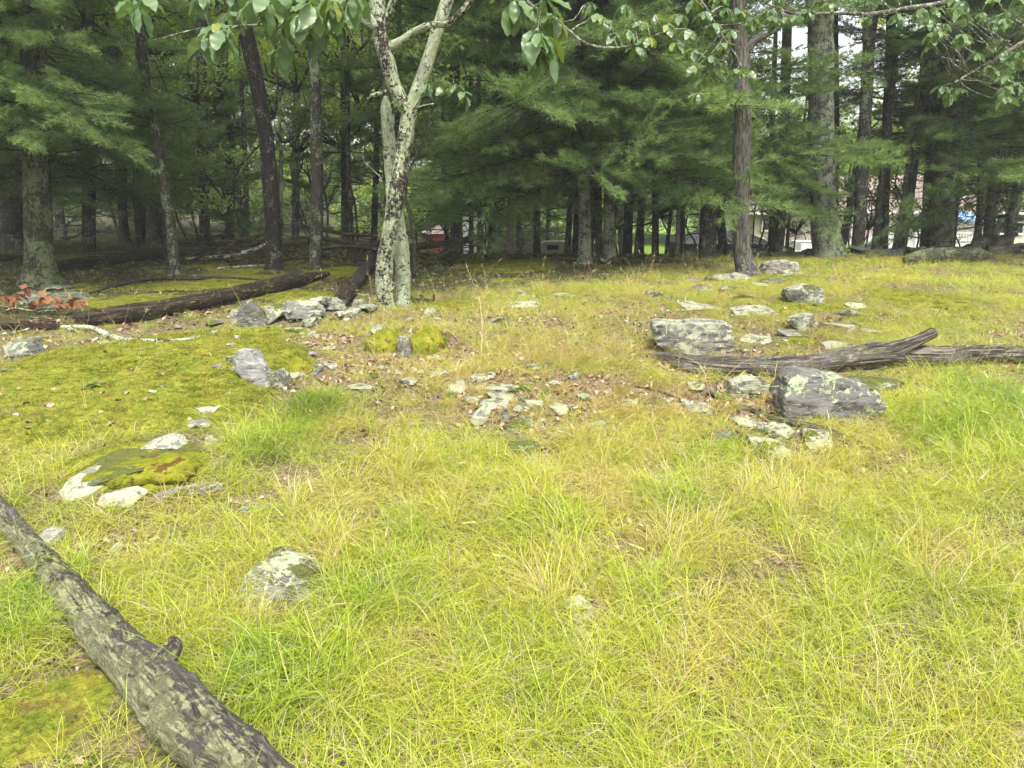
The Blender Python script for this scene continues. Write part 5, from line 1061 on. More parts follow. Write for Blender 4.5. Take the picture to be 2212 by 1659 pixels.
spl = lie([(1395, 770, 10), (1430, 772, 16), (1470, 790, 24), (1520, 805, 14)]); log('wood_splinter', 'grey split piece at the left end of the weathered log', spl, D_GREY, 20, .03, .1, .3, cat='wood')
log('fallen_log', 'long dark rotting log stretching across the left middle ground', [(165, 692, 34), (240, 682, 40), (320, 672, 42), (420, 656, 40), (520, 634, 38), (620, 610, 34), (680, 598, 22), (708, 592, 12)], D_DARK, 30, .05, .12, .12)
log('fallen_log', 'short dark log ending just left of the twisted tree', [(738, 648, 36), (752, 632, 34), (775, 602, 30), (800, 568, 26), (812, 548, 22)], D_DARK, 26, .05, .1, .08)
log('fallen_log', 'dark long log on the wood floor beyond the mossy pine', [(60, 590, 22), (140, 574, 26), (230, 562, 24), (330, 552, 20), (420, 546, 16), (470, 542, 12)], D_DARK, 18, .1, .1, .06)
log('fallen_log', 'dark log piece at the far left edge of the wood floor', [(-80, 560, 14), (20, 558, 14), (70, 556, 12)], D_DARK, 12, .1, .1, 0)
log('fallen_log', 'mossy log under the trees at the right end of the clearing', [(1962, 562, 26), (1990, 556, 32), (2040, 552, 36), (2100, 552, 34), (2125, 550, 20)], B_MOSS, 26, .06, .14, .12)
log('fallen_log', 'rough bark-covered log half sunk below the rust-coloured leaves', [(-60, 700, 20), (0, 702, 22), (50, 704, 20), (110, 706, 16), (165, 706, 10)], D_DARK, 22, .05, .14, .12)
log('fallen_branch', 'lichen-white branch lying along the left moss edge', [(-60, 708, 8), (0, 706, 8), (70, 706, 9), (130, 706, 9), (195, 708, 10), (225, 720, 12), (262, 733, 13), (320, 736, 9), (380, 735, 7), (430, 728, 7), (467, 718, 9)], D_STICK, 12, .03, .2, 0, 'branch', .7,
    extra=[('twig', lie([(140, 707, 9), (155, 713, 9), (170, 718, 7)], .7)), ('twig', lie([(240, 725, 10), (215, 730, 9), (200, 736, 5)], .7)), ('twig', lie([(240, 738, 8), (215, 744, 6), (200, 750, 4)], .7)), ('twig', lie([(70, 708, 7), (40, 718, 6), (0, 722, 5)], .7))], foot=False)
log('fallen_branch', 'bent grey branch under the dark boulder', [(1555, 866, 6), (1620, 885, 10), (1690, 908, 14), (1770, 925, 14), (1840, 950, 12), (1900, 988, 8)], D_GREY, 14, .04, .15, .2, 'branch', .6, foot=False)
log('fallen_branch', 'thin dark branch in the leaf litter right of the hollow', [(1335, 828, 4), (1380, 836, 5), (1430, 848, 5), (1470, 862, 4)], D_DARK, 8, .05, .1, 0, 'branch', .6, foot=False)
log('fallen_branch', 'stepped thin branch on the shaded floor before the curved trunk', [(185, 636, 4), (250, 618, 5), (330, 603, 5), (385, 602, 7), (450, 600, 8), (520, 602, 6), (570, 606, 4)], D_BRUSH, 8, .06, .15, 0, 'branch', .7, foot=False, extra=[('twig', [near(372, 604, 0, .022), near(378, 602, .12, .018), near(386, 600, .26, .012)])])
log('fallen_branch', 'lower thin branch on the shaded floor left of centre', [(200, 652, 3), (260, 640, 4), (330, 632, 4), (400, 628, 3)], D_BRUSH, 8, .08, .1, 0, 'branch', .7, foot=False)
log('fallen_branch', 'forked thin branch above the long dark log', [(470, 580, 4), (520, 576, 5), (570, 574, 5), (610, 578, 3)], D_STICK, 8, .08, .1, 0, 'branch', .7, foot=False)
def air(pts, Y):
    rows = []
    for (u, v, w) in pts: p = P(u, v, Y); rows.append([*p, w / 2 / FPX * Y])
    return np.array(rows)
for (lab, pts, Y, w) in [
  ('longest brush log running right behind the twisted tree', [(862, 536, 14), (920, 530, 15), (980, 524, 13), (1040, 512, 9), (1085, 500, 5)], 14.2, D_BRUSH),
  ('upper log of the brush heap left of the twisted tree', [(648, 488, 4), (700, 498, 7), (760, 506, 9), (815, 508, 8)], 14.6, D_BRUSH),
  ('middle log of the brush heap left of the twisted tree', [(640, 512, 5), (700, 515, 10), (770, 528, 13), (840, 524, 12)], 14.3, D_BRUSH),
  ('lower log of the brush heap left of the twisted tree', [(690, 538, 6), (740, 532, 8), (800, 536, 10), (850, 546, 7)], 14.0, D_BRUSH),
  ('thin stick leaning up from the longest brush log', [(952, 560, 5), (975, 530, 5), (1000, 505, 3)], 13.6, D_BRUSH),
  ('pointed pale stub on top of the brush heap', [(640, 484, 5), (690, 490, 8), (720, 494, 5)], 14.7, D_GREY),
  ('curved limb on the left part of the brush heap', [(430, 560, 5), (480, 538, 8), (540, 515, 9), (585, 500, 6)], 14.4, D_BRUSH),
  ('lichened limb low on the left part of the brush heap', [(400, 558, 4), (450, 556, 8), (500, 553, 9), (560, 535, 8), (590, 520, 5)], 13.9, D_STICK),
  ('forked limb beside the leaning trunk foot', [(455, 520, 5), (500, 522, 9), (540, 530, 8), (580, 515, 6)], 14.6, D_BRUSH),
  ('crooked limb at the far left of the brush heap', [(400, 575, 4), (430, 555, 6), (470, 545, 6), (520, 545, 5)], 13.8, D_BRUSH),
  ('bleached drooping twig hanging left of the twisted tree', [(785, 315, 1.6), (784, 345, 1.6), (800, 362, 1.8), (826, 386, 2)], 9.0, B_TWIG)]:
    rows = air(pts, Y); root = empty('fallen_branch' if 'drooping' not in lab else 'twig', tuple(rows[1][:3])); tag(root, lab, 'branch'); limb('stem', w, rows, root, 12, .08, .15, .05, root.location[:])
    if 'drooping' not in lab:
        for q in range(2):
            k = rows[RNG.integers(1, len(rows))]; e = k[:3] + RNG.normal(0, 1, 3) * np.array((.7, .5, .12)) + np.array((0, 0, .25)); limb('twig', w, bend(k[:3], e, k[3] * .4, .006, 4, .1), root, 6, .1, 0, 0, root.location[:])
# loose sticks of the heap: alike, one group
for k in range(80):
    u = RNG.uniform(410, 1050); v = RNG.uniform(528, 570) if k % 2 else RNG.uniform(505, 545); Y = RNG.uniform(13.4, 15.0); p = P(u, v, Y); zz = gz(p[0], p[1]); p[2] = zz + abs(RNG.normal(0, .2)) + .03
    a = RNG.uniform(-.5, .5); Ls = RNG.uniform(.5, 1.8); d = np.array((math.cos(a), math.sin(a), RNG.normal(0, .12))) * Ls
    root = empty('stick', tuple(p)); tag(root, 'grey brown stick in the tangled brush heap by the leaning trunk', 'stick', 'sticks of the brush heap')
    limb('stem', (D_BRUSH, D_DARK, D_BRUSH)[k % 3], bend(p - d / 2, p + d / 2, RNG.uniform(.008, .022), .004, 6, .09), root, 7, .1, .1, 0, root.location[:])
# charred root beside the twisted tree
p = W(915, 660); root = empty('charred_root', tuple(p)); tag(root, 'black burnt-looking root stub right of the twisted tree base', 'root')
for k in range(7):
    a = RNG.uniform(-.4, 3.4); e = np.array((.26 * math.cos(a), .1 * math.sin(a), RNG.uniform(.04, .17))); limb('prong', D_DARK, bend(p, p + e, .035, .012, 4, .12), root, 8, .03, .2, .1, root.location[:])
# stump heap at the right edge of the wood
p = P(2140, 548, 15.6); p[2] = gz(p[0], p[1]); root = empty('tree_stump', tuple(p)); tag(root, 'upturned mossy stump with broken roots at the upper right', 'stump')
for k, (a, b_, r0, r1) in enumerate([((-.5, 0, .0), (-.1, 0, .30), .16, .10), ((-.3, .1, .05), (.5, 0, .42), .15, .05), ((.1, 0, .1), (.45, -.1, .55), .12, .04), ((-.45, 0, .1), (-.35, -.1, .5), .09, .03), ((.3, 0, .1), (.8, .1, .15), .12, .05), ((0, -.1, .35), (-.05, -.15, .65), .07, .02), ((-.1, 0, .02), (.3, -.2, .1), .18, .1)]):
    limb('root', B_MOSS if k % 2 else D_GREY, bend(p + np.array(a), p + np.array(b_), r0, r1, 5, .08), root, 14, .05, .22, .2, root.location[:])
# low wall of stones at the wood edge
for k in range(26):
    u = 1625 + k * 24 + RNG.uniform(-7, 7); p = P(u, 562 - 6 * sstep(1900, 2200, u), 16.0 + RNG.normal(0, .2)); 
    w = RNG.uniform(.3, .75); hh = RNG.uniform(.12, .28); n = 15; a = RNG.uniform(0, 6.28, n); pts = np.stack([np.cos(a) * w / 2, np.sin(a) * .2, RNG.uniform(-.5, .5, n) * hh], -1); _rs[0] += 1
    o = obj('stone', rock_mesh(pts, 3, _rs[0], .05, .06, [M_ROCK['shade' if k % 3 else 'grey']], .35)); o.location = (p[0], p[1], gz(p[0], p[1]) + hh * .3); o.rotation_euler = (.1 * RNG.normal(), .15 * RNG.normal(), RNG.normal(0, .3))
    tag(o, 'shaded stone in the tumbled row along the wood edge right of the scaly trunk', 'rock', 'stones of the tumbled row at the wood edge')
# small stones too alike to tell apart
for k in range(90):
    z = [(1060, 860, 190, 60), (1560, 880, 200, 60), (1700, 960, 150, 40), (720, 780, 150, 40), (640, 720, 140, 16), (1560, 615, 110, 12), (60, 740, 70, 20), (1180, 830, 200, 40), (800, 690, 120, 14), (1800, 700, 140, 25), (1290, 900, 200, 60), (960, 820, 100, 30)][k % 12]
    u, v = z[0] + RNG.normal() * z[2] * .5, z[1] + RNG.normal() * z[3] * .5; p = W(u, v); w = RNG.uniform(.03, .085) * (1 + .4 * (v < 700)); _rs[0] += 1
    n = 13; a = RNG.uniform(0, 6.28, n); pts = np.stack([np.cos(a) * w / 2, np.sin(a) * w / 2.4, RNG.uniform(-.5, .5, n) * w * .5], -1)
    o = obj('stone', rock_mesh(pts, 2, _rs[0], .05, .08, [M_ROCK[('pale', 'lichen', 'grey', 'white', 'pale')[k % 5]]], w)); o.location = (p[0], p[1], p[2] + w * .12); o.rotation_euler[2] = RNG.uniform(0, 6)
    tag(o, 'fist-sized grey stone scattered among leaf litter and grass', 'rock', 'fist-sized loose stones')

# ------------------------------------------------------------------ leaves one can pick apart
def leafmesh(L, wd, lobes, lobe, mat, curl, fold, n=14, tipw=1.25, seed=0):
    V, F = leaf_outline(L, wd, lobes, lobe, tipw, n, curl, fold); rg = np.random.default_rng(seed)
    V[:, 2] += .004 * np.sin(V[:, 0] * 120 + seed) * (np.abs(V[:, 1]) > .001)
    me = mesh('leaf', V, F, [mat]); a = me.attributes.new('lv', 'FLOAT', 'POINT'); a.data.foreach_set('value', np.full(len(V), rg.uniform(.2, .9), np.float32)); return me
LEAF = [leafmesh(.155, .037, 9, .07, L_FORE, c_, f_, 26, seed=k) for k, (c_, f_) in enumerate([(.15, .25), (.35, .2), (.05, .35), (.5, .15), (.25, .4), (-.1, .3)])] + [leafmesh(.13, .032, 9, .07, L_YELL, .3, .3, 26, seed=9)]
def basis(d, up=(0, 0, 1), roll=0.0):
    d = Vector(d).normalized(); y = Vector(up).cross(d)
    if y.length < 1e-3: y = Vector((0, 1, 0))
    y.normalize(); z = d.cross(y); M = Matrix((d, y, z)).transposed(); return (M @ Matrix.Rotation(roll, 3, 'X')).to_4x4()
def rosette(root, c, n, s_, droop=(.2, 1.1), mats=None, yel=.1, wayward=.3):
    a0 = RNG.uniform(0, 6.28)
    for k in range(n):
        a = a0 + k * 2 * math.pi / n + RNG.normal(0, .25); dr = RNG.uniform(*droop); d = (math.cos(a) * math.cos(dr), math.sin(a) * math.cos(dr), -math.sin(dr))
        me = LEAF[6] if RNG.uniform() < yel else LEAF[RNG.integers(6)]
        o = obj('leaf', mats or me, root); M = basis(d, (0, 0, 1), RNG.normal(0, wayward)); sc = s_ * RNG.uniform(.6, 1.15)
        st = .015 * s_; M.translation = Vector(np.array(c) - np.array(root.location) + np.array(d) * st); o.matrix_basis = M @ Matrix.Diagonal((sc, sc, sc, 1))
def overhang(label, spine, Ys, ros, s_, n, name='overhanging_branch', rad=.010, droop=(.2, 1.1), yel=.1):
    rows = []
    for k, ((u, v), Y) in enumerate(zip(spine, Ys)): p = P(u, v, Y); rows.append([*p, rad * (1 - .75 * k / (len(spine) - 1))])
    root = empty(name, tuple(rows[0][:3])); tag(root, label, 'branch'); limb('branch', B_TWIG, rows, root, 10, .04, .12, 0, root.location[:])
    sp = spline(np.array(rows), 40)
    for (u, v, Y) in ros:
        c = P(u, v, Y); k = np.argmin(np.linalg.norm(sp[:, :3] - c, axis=1) + .25 * np.abs(np.arange(40) - 20) / 40)
        limb('twig', B_TWIG, bend(sp[k, :3], c, .0045, .0022, 4, .05), root, 6, .05, 0, 0, root.location[:])
        rosette(root, c, int(RNG.integers(n[0], n[1] + 1)), s_, droop, yel=yel)
    return root
overhang('big-leaved oak branch hanging in at the top left in front of the leaning trunk', [(900, -160), (800, -60), (700, -20), (640, 30), (590, 52), (520, 55), (430, 62), (330, 88)], [4.4, 4.2, 4.0, 3.9, 3.85, 3.8, 3.9, 4.0],
  [(472, 46, 3.8), (478, 62, 3.7), (455, 54, 3.9), (585, 6, 3.6), (600, -8, 3.7), (652, 24, 3.5), (648, 12, 3.7), (660, -11, 3.6), (700, -4, 3.8), (720, 19, 3.9), (610, 102, 3.9), (618, 92, 3.8), (745, 4, 4.0), (690, 44, 3.9), (560, -31, 3.6), (500, -28, 3.8), (640, -36, 3.6), (440, -26, 3.9), (540, 14, 4.0), (625, 44, 3.7), (672, 6, 3.4), (590, 34, 3.9), (715, -11, 3.6), (735, 34, 3.9), (570, -11, 3.5), (665, 69, 3.9), (500, 24, 4.0), (450, 69, 3.8), (760, -21, 3.8)], .86, (6, 8), droop=(.35, 1.25))
overhang('short oak twig with a few leaves at the top left corner of the bright gap', [(230, -120), (270, -60), (295, -10), (300, 8)], [4.2, 4.1, 4.0, 4.0], [(300, 10, 4.0), (285, -5, 4.1), (310, -8, 4.0)], .85, (3, 5))
overhang('drooping cluster of big oak leaves hanging in the upper centre', [(1300, -200), (1220, -110), (1180, -40), (1168, 20), (1162, 60)], [4.0, 3.8, 3.6, 3.5, 3.45], [(1162, 68, 3.4), (1150, 78, 3.45), (1178, 75, 3.5), (1170, 95, 3.5), (1160, 60, 3.55), (1110, -5, 3.6), (1178, -5, 3.5), (1195, 28, 3.6)], .88, (6, 8), droop=(.4, 1.3), yel=.08)
overhang('long leafy oak branch reaching right from the upper centre', [(1040, -160), (1100, -60), (1140, 5), (1200, 42), (1262, 92), (1320, 103), (1372, 96), (1430, 70)], [5.0, 4.9, 4.8, 4.8, 4.8, 4.9, 5.0, 5.0],
  [(1290, 28, 4.9), (1312, 42, 5.0), (1330, 72, 5.0), (1358, 62, 5.0), (1372, 100, 5.0), (1395, 45, 5.1), (1415, 30, 5.1), (1400, 78, 4.9), (1440, 52, 5.0), (1455, 90, 5.0), (1470, 30, 5.2), (1490, 62, 5.1), (1500, 105, 5.0), (1275, 5, 5.0), (1350, 8, 5.2)], .62, (7, 9), yel=.3, rad=.014)
overhang('hanging oak sprays in front of the scaly grey trunk', [(1420, -150), (1470, -60), (1520, 10), (1555, 70), (1590, 120), (1605, 150)], [5.4, 5.3, 5.2, 5.2, 5.2, 5.2],
  [(1520, 22, 5.2), (1545, 50, 5.2), (1535, 118, 5.1), (1560, 92, 5.2), (1580, 62, 5.3), (1590, 150, 5.1), (1612, 148, 5.2), (1570, 15, 5.3), (1600, 22, 5.4), (1625, 38, 5.5), (1545, 150, 5.2), (1508, 200, 6.2), (1525, 165, 5.3), (1500, 140, 5.2), (1555, -12, 5.3), (1500, -5, 5.3)], .62, (7, 9), yel=.15, rad=.012)
ros = [(RNG.uniform(1640, 2040), RNG.uniform(-50, 38), RNG.uniform(6.3, 7.4)) for _ in range(30)] + [(RNG.uniform(1620, 1700), RNG.uniform(20, 55), 6.6) for _ in range(5)]
overhang('dark oak foliage along the top edge over the biggest trunk', [(2400, -120), (2200, -60), (2060, 0), (1960, 18), (1880, 30), (1800, 28), (1720, 30), (1660, 10)], [6.8, 6.8, 6.8, 6.9, 6.9, 6.9, 6.8, 6.6], ros, .62, (7, 9), rad=.03, yel=.03)
ros = [(u, v, Y) for (u, v, Y) in [(RNG.uniform(1990, 2260), RNG.uniform(-30, 215), RNG.uniform(5.6, 7.2)) for _ in range(80)] if v < 60 + (u - 1990) * .75 + 30 * math.sin(u * .05)][:46] + [(2035, 185, 6.4), (2050, 200, 6.4), (2075, 190, 6.5), (2010, 95, 6.6)]
overhang('leafy oak branches filling the upper right corner', [(2500, -60), (2360, 0), (2260, 60), (2180, 110), (2110, 150), (2060, 180)], [6.6, 6.5, 6.4, 6.4, 6.4, 6.4], ros, .62, (7, 9), rad=.03, yel=.04)
overhang('small leafy shoot right of the forked top of the twisted tree', [(893, 236), (915, 205), (940, 180), (965, 178), (995, 195)], [8.9, 8.7, 8.5, 8.4, 8.3], [(925, 180, 8.5), (945, 172, 8.4), (960, 185, 8.4), (985, 182, 8.3), (1000, 198, 8.2), (1005, 205, 8.2), (905, 195, 8.6)], .9, (4, 5), rad=.008)
overhang('three-leaved sprout on the stem of the twisted tree', [(872, 330), (876, 327)], [8.75, 8.72], [(872, 326, 8.7)], .7, (3, 4), name='leafy_sprout', rad=.004)
overhang('pair of round leaves in the fork crotch of the twisted tree', [(858, 222), (862, 218)], [8.75, 8.72], [(856, 216, 8.7), (868, 222, 8.7)], .75, (3, 4), name='leafy_sprout', rad=.004)
# rust-coloured dead oak sprays
RUST = [leafmesh(.12, .04, 4, .38, L_RUST, c_, .4, 18, .9, k) for k, c_ in enumerate((.2, .6, -.1))]
for (u0, v0, n, lab) in [(120, 680, 30, 'rust-coloured cluster of dead oak leaves right of the left trunk foot'), (10, 676, 12, 'rust-coloured dead oak leaves at the left picture edge'), (52, 678, 7, 'few rust-coloured dead oak leaves between two bigger bunches')]:
    p = W(u0, v0); root = empty('dead_oak_spray', tuple(p)); tag(root, lab, 'dead leaves')
    limb('twig', D_STICK, bend(p + np.array((-.25, 0, .03)), p + np.array((.3, 0, .08)), .008, .003, 4, .05), root, 6, .05, 0, 0, root.location[:])
    for k in range(n):
        q = Vector((RNG.uniform(-.28, .3) * min(1, n / 20), RNG.uniform(-.1, .12), .03)); q.z = .08 + max(.02, .26 - .35 * (q.x + .25)) * RNG.uniform(.3, 1.1)
        o = obj('leaf', RUST[k % 3], root); M = basis((RNG.uniform(-.4, 1), RNG.normal(0, .7), RNG.uniform(-.9, .1)), (0, 0, 1), RNG.normal(0, .5)); M.translation = q; o.matrix_basis = M
# seedlings
SEED = [leafmesh(.08, .018, 3, .05, L_YELL if k else L_FORE, .3, .3, 10, 1.2, k) for k in range(2)]
for (u, v, n, hh, s_, lab) in [(1822, 568, 16, .34, 1.6, 'tallest leafy green seedling at the wood edge below the biggest trunk'), (1785, 578, 10, .18, 1.5, 'shorter leafy green seedling left of the tallest one'), (1738, 580, 6, .14, 1.3, 'small green seedling beside the low domed boulder'), (1130, 848, 7, .07, .8, 'bright three-leaved seedling in the central rubble'),
    (975, 862, 8, .07, .9, 'light green seedling left of the central rubble'), (1112, 850, 5, .06, .7, 'tiny seedling on the narrow ledge of the rubble'), (1555, 812, 9, .06, .7, 'small herb in front of the weathered log'), (205, 840, 10, .05, .9, 'ferny light green herb on the moss hump'), (1912, 803, 8, .05, .7, 'low herb under the stub of the weathered log'), (1760, 662, 8, .06, .8, 'small herb beside the cleft boulder'), (1630, 380 + 400, 0, 0, 0, '')]:
    if not n: continue
    p = W(u, v); root = empty('seedling', tuple(p)); tag(root, lab, 'seedling'); limb('stem', L_FORE, bend(p, p + np.array((.01, 0, hh)), .003, .0015, 4, .05), root, 5, .03, 0, 0, root.location[:])
    for k in range(n):
        o = obj('leaf', SEED[k % 2], root); a = k * 2.4; d = (math.cos(a), math.sin(a), .35 - .5 * RNG.uniform()); M = basis(d); M.translation = Vector((0, 0, hh * (.35 + .65 * k / n))); o.matrix_basis = M @ Matrix.Scale(s_, 4)
# dry branching weed
p = W(1040, 770); root = empty('dry_weed', tuple(p)); tag(root, 'tall bleached branching weed stalk standing in the central clearing', 'weed')
M_DRY = mat_flat('dry_stalk', (.50, .42, .26), .8, .2, 30)
limb('stem', M_DRY, [[*p, .004], [*(p + np.array((.01, 0, .28))), .003], [*(p + np.array((-.015, 0, .55))), .002]], root, 6, .04, 0, 0, root.location[:])
for k in range(9):
    q = p + np.array((0, 0, .18 + .04 * k)); a = k * 2.4; limb('side_shoot', M_DRY, bend(q, q + np.array((.09 * math.cos(a), .09 * math.sin(a), .10)), .002, .001, 3, .05), root, 4, .04, 0, 0, root.location[:])
# ------------------------------------------------------------------ neighbours' buildings beyond the trees
M_SIDE = mat_flat('siding_beige', (.52, .46, .38), .6, .06, 6, .3); M_SHING = mat_flat('shingle', (.22, .17, .155), .9, .25, 12, .1, .004); M_WHITE = mat_flat('white_paint', (.66, .66, .64), .5, .04, 5)
M_GLASS = mat_flat('window_glass', (.03, .035, .04), .08, .1, 2, .6); M_METAL = mat_flat('dark_metal', (.035, .035, .038), .45, .2, 14, .5, 0, .4); M_SHED = mat_flat('shed_wall', (.06, .06, .063), .8, .15, 8)
M_BLUE = mat_flat('blue_canvas', (.22, .42, .75), .7, .1, 6); M_TARP = mat_flat('blue_tarp', (.05, .16, .55), .5, .15, 8); M_RED = mat_flat('red_boards', (.30, .075, .06), .75, .15, 10); M_PINK = mat_flat('pinkish_roof', (.45, .36, .34), .8, .1, 10)
M_CREAM = mat_flat('cream_paint', (.36, .33, .28), .5, .06, 4); M_BLACK = mat_flat('black_rubber', (.02, .02, .02), .6, .1, 9)
M_FOUND = mat_flat('foundation', (.42, .38, .33), .9, .1, 6)
def part(name, parent, fn, mat, smooth=False):
    mb = MB(); fn(mb); return obj(name, mb.mesh(name, mat if isinstance(mat, list) else [mat], smooth), parent)
def house():
    Y = 36.0; x0, x1 = 11.6, 34.0; z0 = gz(18, Y) - .1; zf = z0 + .45; zt = P(1900, 455, Y)[2]; D = 8
    r = empty('house', ((x0 + x1) / 2, Y, z0)); tag(r, 'single-storey house with beige siding and pinkish brown shingle roof behind the trees', 'house'); L = np.array(r.location)
    part('foundation', r, lambda b: box(b, np.array(((x0 + x1) / 2, Y + D / 2, z0 + .2)) - L, (x1 - x0 - .1, D - .1, .6)), M_FOUND)
    part('wall', r, lambda b: box(b, np.array(((x0 + x1) / 2, Y + D / 2 + .03, (zf + zt) / 2)) - L, (x1 - x0, D, zt - zf)), M_SIDE)
    h = .115; n = int((zt - zf) / h); me = None
    for k in range(n):
        mb = MB(); w = x1 - x0; 
        V = np.array([(-w / 2, 0, 0), (w / 2, 0, 0), (w / 2, .02, h), (-w / 2, .02, h), (-w / 2, .03, 0), (w / 2, .03, 0)])
        if me is None: mb.add(V, [np.array([(0, 1, 2, 3), (4, 5, 1, 0)])]); me = mb.mesh('siding_board', [M_SIDE], False)
        o = obj('siding_board', me, r); o.location = (0, -.005, zf + k * h - L[2])
    # roof: long slope towards us
    zr = zt + 1.75; ov = .45
    A = [(x0 - ov, Y - ov, zt - .05), (x1 + ov, Y - ov, zt - .05), (x1 + ov, Y + D / 2, zr), (x0 - ov, Y + D / 2, zr), (x0 - ov, Y + D + ov, zt - .05), (x1 + ov, Y + D + ov, zt - .05)]
    V = np.array(A + [(a, b, c - .12) for a, b, c in A]) - L
    roof = part('roof', r, lambda b: b.add(V, [np.array([(0, 1, 2, 3), (3, 2, 5, 4), (7, 6, 9, 8), (8, 9, 10, 11), (1, 0, 6, 7), (0, 3, 9, 6), (2, 1, 7, 8)])]), M_SHING)
    rows = 16; tl = 1.0; me2 = []
    for v_ in range(3):
        mb = MB(); box(mb, (0, 0, 0), (tl * .97, .32, .02)); me2.append(mb.mesh('shingle', [M_SHING], False))
    sl = math.atan2(zr - zt + .05, D / 2 + ov); Ls = math.hypot(zr - zt + .05, D / 2 + ov)
    for k in range(12):
        for j in range(int((x1 - x0) / tl)):
            if k * (x1 - x0) / tl > 300: break
            o = obj('shingle', me2[j % 3], roof); f = (k + .5) / 12
            o.location = (x0 + (j + .5 + .5 * (k % 2)) * tl - L[0], Y - ov + f * (D / 2 + ov) - L[1], zt - .05 + f * (zr - zt + .05) + .018 - L[2]); o.rotation_euler = (sl + R(RNG.normal(1.2, .6)), 0, 0); o.scale = (1, 1.35, 1 + RNG.uniform(0, .8))
    part('gutter', r, lambda b: box(b, np.array(((x0 + x1) / 2, Y - ov - .06, zt - .1)) - L, (x1 - x0 + 2 * ov, .12, .13)), M_WHITE)
    part('soffit', r, lambda b: box(b, np.array(((x0 + x1) / 2, Y - ov / 2, zt - .19)) - L, (x1 - x0 + ov, ov, .03)), M_WHITE)
    for (u, v, w, h_) in [(1953, 478, .45, .85), (1660, 480, .6, .8), (2180, 480, 1.4, 1.1)]:
        c = P(u, v, Y) - L; wd = part('window', r, lambda b: [box(b, (c[0] + dx, -.05, c[2] + dz), d) for dx, dz, d in ((-w / 2, 0, (.09, .08, h_)), (w / 2, 0, (.09, .08, h_)), (0, h_ / 2, (w + .09, .085, .09)), (0, -h_ / 2, (w + .09, .085, .09)), (0, 0, (w, .06, .05)))], M_WHITE)
        part('pane', wd, lambda b: box(b, (c[0], -.03, c[2]), (w, .03, h_)), M_GLASS)
    part('downspout', r, lambda b: box(b, P(1838, 505, Y) - L + np.array((0, -.06, 0)), (.09, .08, 2.2)), M_WHITE)
    return r, zf, z0
HS, zf, z0 = house(); Yh = 36.0
# generator, hose reels
def boxthing(name, label, cat, c, d, mat, extra=None):
    r = empty(name, (c[0], c[1], c[2] - d[2] / 2)); tag(r, label, cat)
    def f(b): 
        bm = bmesh.new(); bmesh.ops.create_cube(bm, size=1); bmesh.ops.scale(bm, vec=d, verts=bm.verts); bmesh.ops.bevel(bm, geom=bm.edges[:], offset=min(d) * .06, segments=2, affect='EDGES')
        bm.verts.ensure_lookup_table(); V = np.array([v.co[:] for v in bm.verts]) + (0, 0, d[2] / 2); 
        for n in (3, 4): 
            F = np.array([[v.index for v in q.verts] for q in bm.faces if len(q.verts) == n]); 
            if len(F): b.add(V if n == 3 or not len([1 for q in bm.faces if len(q.verts) == 3]) else V, F)
        bm.free()
    part('body', r, f, mat)
    if extra: extra(r)
    return r
Yg = 33.6; c = P(1731, 532, Yg); dg = 38 / FPX * Yg
def gex(r):
    part('lid', r, lambda b: box(b, (0, 0, .02 + .42 * 1.0), (dg * 1.06, .66, .06)), M_WHITE)
    part('vent', r, lambda b: [box(b, (-dg * .3, -.305, .08 + .05 * k), (dg * .3, .012, .018)) for k in range(6)], M_SHED)
boxthing('generator', 'white home generator box standing on the lawn beside the house wall', 'generator', (c[0], Yg, c[2]), (dg, .6, .42), M_WHITE, gex)
part('base', boxthing('generator_pad', 'low concrete pad under the white generator', 'pad', (c[0], Yg, c[2] - .27), (dg * 1.3, .8, .12), M_FOUND), lambda b: box(b, (0, 0, -.25), (dg * 1.2, .7, .5)), M_FOUND)
def torus(mb, c, Rr, r, n=24):
    a = np.linspace(0, 2 * math.pi, n); rows = np.stack([c[0] + Rr * np.cos(a), np.full(n, c[1]), c[2] + Rr * np.sin(a), np.full(n, r)], -1); tube(mb, rows, 6, 0, 1, Rr / 4, False)
for (u, v, rr_, lab) in [(1722, 517, .42, 'black coiled hose hanging on the wall above the generator'), (1830, 525, .36, 'black coiled hose on the wall right of the biggest trunk')]:
    p = P(u, v, Yh - .1); r = empty('garden_hose', (p[0], p[1], p[2])); tag(r, lab, 'hose')
    for q in range(3): part('coil', r, lambda b: torus(b, (RNG.normal(0, .02), -.03 * q, -.03 * q), rr_ * (1 - .04 * q), .014), M_BLACK, True)
    part('holder', r, lambda b: box(b, (0, -.02, rr_ - .02), (.16, .14, .08)), M_SHED)
